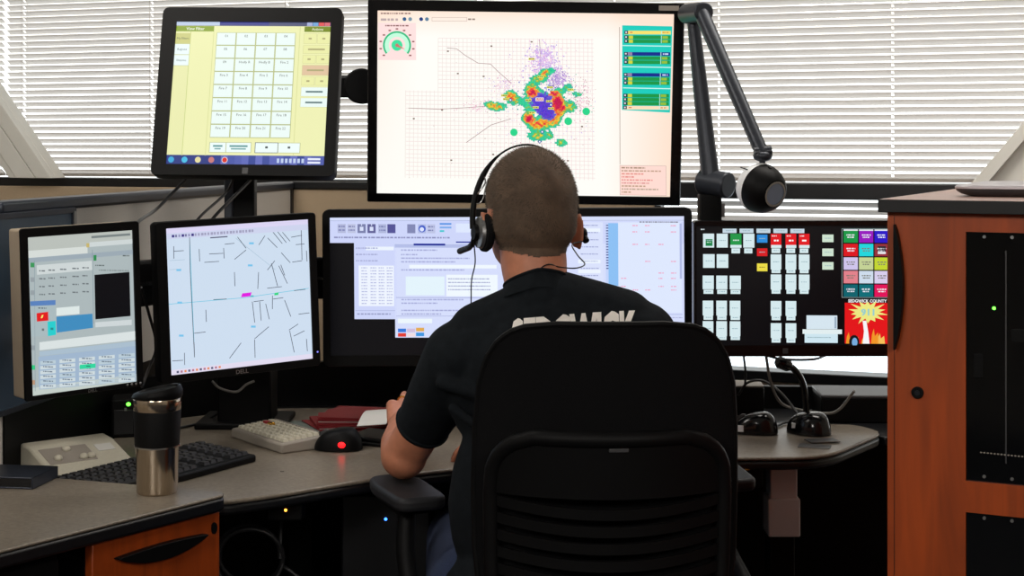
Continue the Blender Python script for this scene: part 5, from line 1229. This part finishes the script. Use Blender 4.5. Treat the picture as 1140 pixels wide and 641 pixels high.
# arched lettering across the back
tv, tf = text_mesh('SEDGWICK', .05); w_ = max(v.x for v in tv)
bm = bmesh.new(); bv = [bm.verts.new(v) for v in tv]; bm.verts.ensure_lookup_table()
for f in tf:
    try: bm.faces.new([bv[i] for i in f])
    except ValueError: pass
bmesh.ops.triangulate(bm, faces=bm.faces[:])
for _ in range(3): bmesh.ops.subdivide_edges(bm, edges=[e for e in bm.edges if e.calc_length() > .06], cuts=1)
bmesh.ops.triangulate(bm, faces=bm.faces[:])
for v in bm.verts:
    t_ = v.co.x / w_ * 2 - 1
    X = .1064 + t_ * .1064; ztop = 1.0495 + .0066 * t_ - .003 * t_ * t_
    Z = ztop - .058 + v.co.y / .72 * .058
    h = bvh_shirt.ray_cast(Vector((X, 2.2, Z)), Vector((0, 1, 0)), 1.0)
    v.co = Vector((X, (h[0].y if h[0] is not None else 2.56) - .005, Z))
me = bpy.data.meshes.new('lettering'); bm.to_mesh(me); bm.free(); me.materials.append(MATS['shirt_print'])
o = bpy.data.objects.new('lettering', me); COL.objects.link(o); o.parent = shirt; o['label'] = 'white block letters SEDGWICK across the back'
# jeans
bm = bmesh.new(); ico_add(bm, (.052, 2.60, .545), (.185, .126, .085))
for hx, kx, ax in ((-.045, -.10, -.08), (.145, .20, .19)):
    chain(bm, [((hx - .012, 2.63, .557), .093), ((kx, 3.06, .557), .072), ((kx, 3.07, .50), .068), ((ax + .01, 3.05, .28), .062), ((ax, 3.04, .11), .056)])
remeshed(bm, 'jeans', 'denim', .007, 5, person)
for ax in (-.08, .19):
    bm = bmesh.new(); cap_add(bm, (ax, 3.02, .05), .046, (ax, 3.19, .040), .036); ico_add(bm, (ax, 3.10, .052), (.046, .10, .04)); cap_add(bm, (ax, 3.03, .06), .045, (ax, 3.035, .105), .046)
    for v in bm.verts: v.co.z = max(v.co.z, .002)
    sh = remeshed(bm, 'shoe', 'black_plastic', .006, 3, person)
    m = MB(); m.prism([(ax + .05 * math.cos(2 * math.pi * k / 28) * (1 if math.sin(2 * math.pi * k / 28) < 0 else .9), 3.10 + .135 * math.sin(2 * math.pi * k / 28)) for k in range(28)], 0, .014); m.build('sole', 'black_edge', sh)
# wedding band
for c_, d, r_ in RING:
    q = d.to_track_quat('Z', 'Y').to_matrix().to_4x4()
    m = MB(); m.lathe([(r_ * 1.0, -.0026), (r_ * 1.16, -.0026), (r_ * 1.2, 0), (r_ * 1.16, .0026), (r_ * 1.0, .0026)], 28, Matrix.Translation(c_) @ q); o = m.build('ring', 'gold', person); o['label'] = 'gold ring on a finger of the left hand'
# cropped hair: a thin cap on the scalp and short strands
HI = HM.inverted(); HR3 = HM.to_3x3()
def hairy(l):
    """l in head space"""
    x, y, z = l; d = abs(x)
    if y < -.02: lo = -.094 + .012 * (d / .07) ** 2
    elif y < .03: lo = -.094 + .012 * (d / .07) ** 2 + (y + .02) / .05 * .085
    else: lo = .0 + max(0, y - .05) * 1.3
    if y > .06: lo = max(lo, .045)
    if d > .068 and -.03 < y < .03: lo = max(lo, -.015)
    return z - lo
hv, hf = [], []
idx = {}
me = person.data
for p_ in me.polygons:
    ls = [HI @ me.vertices[i].co for i in p_.vertices]
    if min(l.z for l in ls) > -.12 and all(hairy(l) > 0 and abs(l.x) < .083 for l in ls):
        f = []
        for i in p_.vertices:
            if i not in idx:
                idx[i] = len(hv); e_ = min(1, hairy(HI @ me.vertices[i].co) / .02); hv.append(me.vertices[i].co + me.vertices[i].normal * (.0006 + .0022 * e_))
            f.append(idx[i])
        hf.append(f)
hm_ = bpy.data.meshes.new('hair'); hm_.from_pydata([tuple(v) for v in hv], [], hf); hm_.polygons.foreach_set('use_smooth', [True] * len(hm_.polygons)); hm_.materials.append(MATS['scalp'])
hair = bpy.data.objects.new('hair', hm_); COL.objects.link(hair); hair.parent = person; MW[hair.name] = Matrix(); hair['label'] = 'short cropped greying brown hair'
rnd = random.Random(21); m = MB(); cnt = 0
swirl = Vector((.02, -.075, .055))
while cnt < 15000:
    d = Vector((rnd.gauss(0, 1), rnd.gauss(0, 1), rnd.gauss(0, 1))).normalized()
    c_ = HM @ Vector((0, 0, -.02)); D_ = HR3 @ d
    h = bvh_body.ray_cast(c_ + D_ * .25, -D_, .25)
    if h[0] is None: continue
    l = HI @ h[0]; e_ = hairy(l)
    if e_ < .001 or (abs(l.x) > .081 and l.z < -.015): continue
    if e_ < .014 and rnd.random() > e_ / .014: continue
    nrm = h[1]; flow = (l - swirl); flow = HR3 @ Vector((flow.x, flow.y, flow.z)); flow = flow - nrm * flow.dot(nrm)
    flow = flow.normalized() if flow.length > 1e-5 else Vector((0, 0, -1))
    L = rnd.uniform(.006, .0095) * (.55 if e_ < .03 else 1) * (1.15 if l.z > .05 else 1)
    t_ = (nrm * .62 + flow * .75 + Vector((rnd.gauss(0, .22), rnd.gauss(0, .22), rnd.gauss(0, .22)))).normalized(); s_ = t_.cross(nrm); s_ = s_.normalized() * .00035 if s_.length > 1e-5 else Vector((.00035, 0, 0))
    b = h[0] + nrm * .0012; q_ = b + t_ * L * .55; e2_ = b + t_ * L - nrm * L * .12
    m.add([b - s_, b + s_, q_ + s_ * .8, q_ - s_ * .8, e2_], [(0, 1, 2, 3), (3, 2, 4)]); cnt += 1
o = m.build('hair_strands', 'hair', hair, fix=False, sharp=180)
for sx in (-1, 1):
    bm = bmesh.new(); ico_add(bm, (sx * .031, .0825, -.029), (.0105, .0105, .0062), HM); e_ = remeshed(bm, 'eye', 'white_plastic', .0014, 1, person)
    m = MB(); q_ = hp(sx * .031, .0922, -.029); m.ell(q_, (.0048, .0016, .0048), n=16, m=10); m.build('iris', 'denim', e_)
    m = MB(); m.tube(curve_pts([hp(sx * .014, .096, -.010), hp(sx * .030, .096, -.004), hp(sx * .046, .084, -.010)]), [.0035 - .0012 * abs(k / 8 - 1) for k in range(17)], 8); m.build('eyebrow', 'hair', person)

m = MB()
for dz, rr in ((.0028, .0036), (-.0034, .0042)):
    P_ = []
    for k in range(9):
        x = -.022 + .0055 * k; z = -.0885 + dz * (1 - (x / .024) ** 2); d_ = HR3 @ Vector((0, 1, 0)); o_ = hp(x, .2, z); h = bvh_body.ray_cast(o_, -d_, .3); P_.append(h[0] if h[0] is not None else hp(x, .09, z))
    m.tube(P_, [rr * (1 - .75 * abs(k / 4 - 1)) for k in range(9)], 8)
m.build('lips', 'lip', person)

# headset worn by the man
hs = thing('headset', "black telephone headset with silver ear cup on the man's left ear", 'headset', frame(hp(-.092, -.004, -.052)))
P = []
for k in range(33):
    f = R(-4 + 188 * k / 32); rx = .1035 if math.cos(f) > 0 else .092
    P.append(hp(-rx * math.cos(f), .004 + .030 * math.sin(f), -.040 + .1405 * math.sin(f)))
m = MB(); nB = 2
for i in range(len(P)): pass
# flat band: wide on the left arm, a thin wire over the crown
rs = [.0052 if i < 7 else .0052 - .0034 * min(1, (i - 7) / 4) for i in range(33)]
m.tube(P, rs, 10); m.build('headband', 'black_plastic', hs, True)
ax_ = HR3 @ Vector((-1, -.12, 0)); qM = lambda c_: Matrix.Translation(c_) @ ax_.to_track_quat('Z', 'Y').to_matrix().to_4x4()
c_ = hp(-.084, -.004, -.056)
m = MB(); m.lathe([(.012, -.010), (.030, -.010), (.034, -.004), (.033, .003), (.027, .006)], 36, qM(c_), cap=True); m.build('ear_cushion', 'chair_fabric', hs, True)
m = MB(); m.lathe([(.027, .004), (.0285, .006), (.027, .0115), (.019, .0135), (.001, .0135)], 36, qM(c_)); m.build('ear_cup', 'grey_metal', hs, True)
m = MB(); m.lathe([(.014, .0125), (.015, .014), (.013, .0205), (.001, .021)], 28, qM(c_)); m.build('boom_hub', 'black_plastic', hs, True)
hub = qM(c_) @ Vector((0, 0, .017))
m = MB(); e0 = hub + Vector((0, 0, -.004)); m.tube([e0, e0 + Vector((-.004, .012, -.016)), e0 + Vector((-.012, .05, -.026)), e0 + Vector((-.03, .11, -.036))], [.0048, .005, .0055, .006], 10); m.build('microphone_boom', 'black_plastic', hs, True)
m = MB(); m.tube(curve_pts([P[4], P[4] + Vector((.010, -.004, .012)), P[5] + Vector((.014, -.004, .012)), P[7]]), .0014, 6); m.tube(curve_pts([P[3], P[3] + Vector((.014, -.004, .006)), P[6] + Vector((.014, -.004, .004))]), .0014, 6); m.build('slider_wire', 'silver', hs, True)
er = hp(.0945, -.006, -.056); m = MB(); m.ell(er, (.009, .012, .012)); m.cyl(er, er + Vector((.006, -.012, -.012)), .006, n=12); m.build('ear_piece', 'black_plastic', hs, True)
def on_shirt(px, py, lift=.003):
    d = Vector(((px - CX) / F, 1, -(py - HY) / F)).normalized(); h = bvh_shirt.ray_cast(Vector((0, 0, HC)), d, 6); h2 = bvh_body.ray_cast(Vector((0, 0, HC)), d, 6)
    t_ = min([q for q in (h[3], h2[3]) if q is not None] or [2.72]); return Vector((0, 0, HC)) + d * (t_ - lift)
m = MB(); m.tube(curve_pts([e0 + Vector((-.002, .0, -.012)), at(529, 292, 2.71), at(525, 312, 2.73), at(524.5, 335, 2.74), at(524, 352, 2.76), at(530, 385, 2.80)]), .0013, 6); m.build('headset_cable', 'black_edge', hs, True)
m = MB()
m.tube(curve_pts([er + Vector((.002, -.008, -.012)), at(637, 272, 2.655), at(643, 284, 2.64), at(651, 294, 2.62), at(640, 298.5, 2.585), on_shirt(622, 297, .004), on_shirt(612, 294, .004), on_shirt(604, 297, .004), on_shirt(600, 303, .002)]), .0012, 6); m.build('headset_cable', 'black_edge', hs, True)

# ================================================================== LIGHT, SKY, CAMERA
def fill_light(x, y, e, tilt, lab):  # unseen panels added to brighten fronts, partitions and the right desk
    t = thing('fill_light', lab, 'light', frame((x, y, 2.42), 0, R(tilt)), 'added fill light panels')
    m = MB()
    for a in ((-.62, .62, -.32, -.30), (-.62, .62, .30, .32), (-.62, -.60, -.30, .30), (.60, .62, -.30, .30)): m.box(*a, 0, .03)
    m.box(-.62, .62, -.32, .32, .022, .03); m.build('frame', 'white_plastic', t)
    for sx in (-.5, .5):
        m = MB(); p_ = t.matrix_world @ Vector((sx, 0, .025)); m.cyl(p_, Vector((p_.x, p_.y, ZC)), .006, n=10); m.build('hanger_rod', 'grey_metal', t, True)
    m = MB(); m.box(-.60, .60, -.30, .30, .012, .016); m.build('diffuser', 'fill_glow', t)
    l = bpy.data.lights.new('lamp', 'AREA'); l.shape = 'RECTANGLE'; l.size = 1.15; l.size_y = .55; l.energy = e; l.color = (1, .95, .89)
    o = bpy.data.objects.new('lamp', l); COL.objects.link(o); o.parent = t; o.location = (0, 0, -.002)
fill_light(-1.5, -1.0, 35, 48, 'added unseen fill light panel behind the camera to the left')
fill_light(-1.3, 2.5, 13, 56, 'added unseen fill light panel above the left partition')
fill_light(0.95, 3.35, 11, 0, 'added unseen fill light panel above the right end of the desk')
fill_light(1.3, -1.3, 28, 48, 'added unseen fill light panel behind the camera to the right')
w = bpy.data.worlds.new('World'); SC.world = w; w.use_nodes = True; nt = w.node_tree
bg = nt.nodes['Background']; tc = nt.nodes.new('ShaderNodeTexCoord'); sx = nt.nodes.new('ShaderNodeSeparateXYZ'); mr = nt.nodes.new('ShaderNodeMapRange'); cr = nt.nodes.new('ShaderNodeValToRGB')
nt.links.new(tc.outputs['Generated'], sx.inputs[0]); nt.links.new(sx.outputs['Z'], mr.inputs['Value']); mr.inputs['From Min'].default_value = -.2; mr.inputs['From Max'].default_value = .3
nt.links.new(mr.outputs[0], cr.inputs['Fac']); e = cr.color_ramp.elements
e[0].position = .0; e[0].color = (.80, .90, 1.0, 1); e[1].position = 1.0; e[1].color = (.55, .58, .60, 1)
for ps, c in ((.36, (1, 1, 1, 1)), (.45, (.95, .94, .92, 1)), (.56, (.62, .58, .54, 1))):
    q = cr.color_ramp.elements.new(ps); q.color = c
nt.links.new(cr.outputs['Color'], bg.inputs['Color']); bg.inputs['Strength'].default_value = 3.0
cam = bpy.data.cameras.new('camera'); co = bpy.data.objects.new('camera', cam); COL.objects.link(co)
co.location = (0, 0, HC); co.rotation_euler = (R(90), 0, 0); cam.sensor_width = 36; cam.sensor_fit = 'HORIZONTAL'; cam.lens = F / 1140 * 36; cam.shift_y = (HY - 320.5) / 1140; cam.clip_start = .05
SC.camera = co
vs_ = SC.view_settings; vs_.view_transform = 'Standard'; vs_.look = 'None'; vs_.exposure = 0; vs_.gamma = 1; vs_.use_curve_mapping = False
SC.cycles.use_denoising = True; SC.cycles.max_bounces = 8; SC.cycles.diffuse_bounces = 4; SC.cycles.transmission_bounces = 6; SC.cycles.transparent_max_bounces = 12; SC.cycles.sample_clamp_indirect = 4
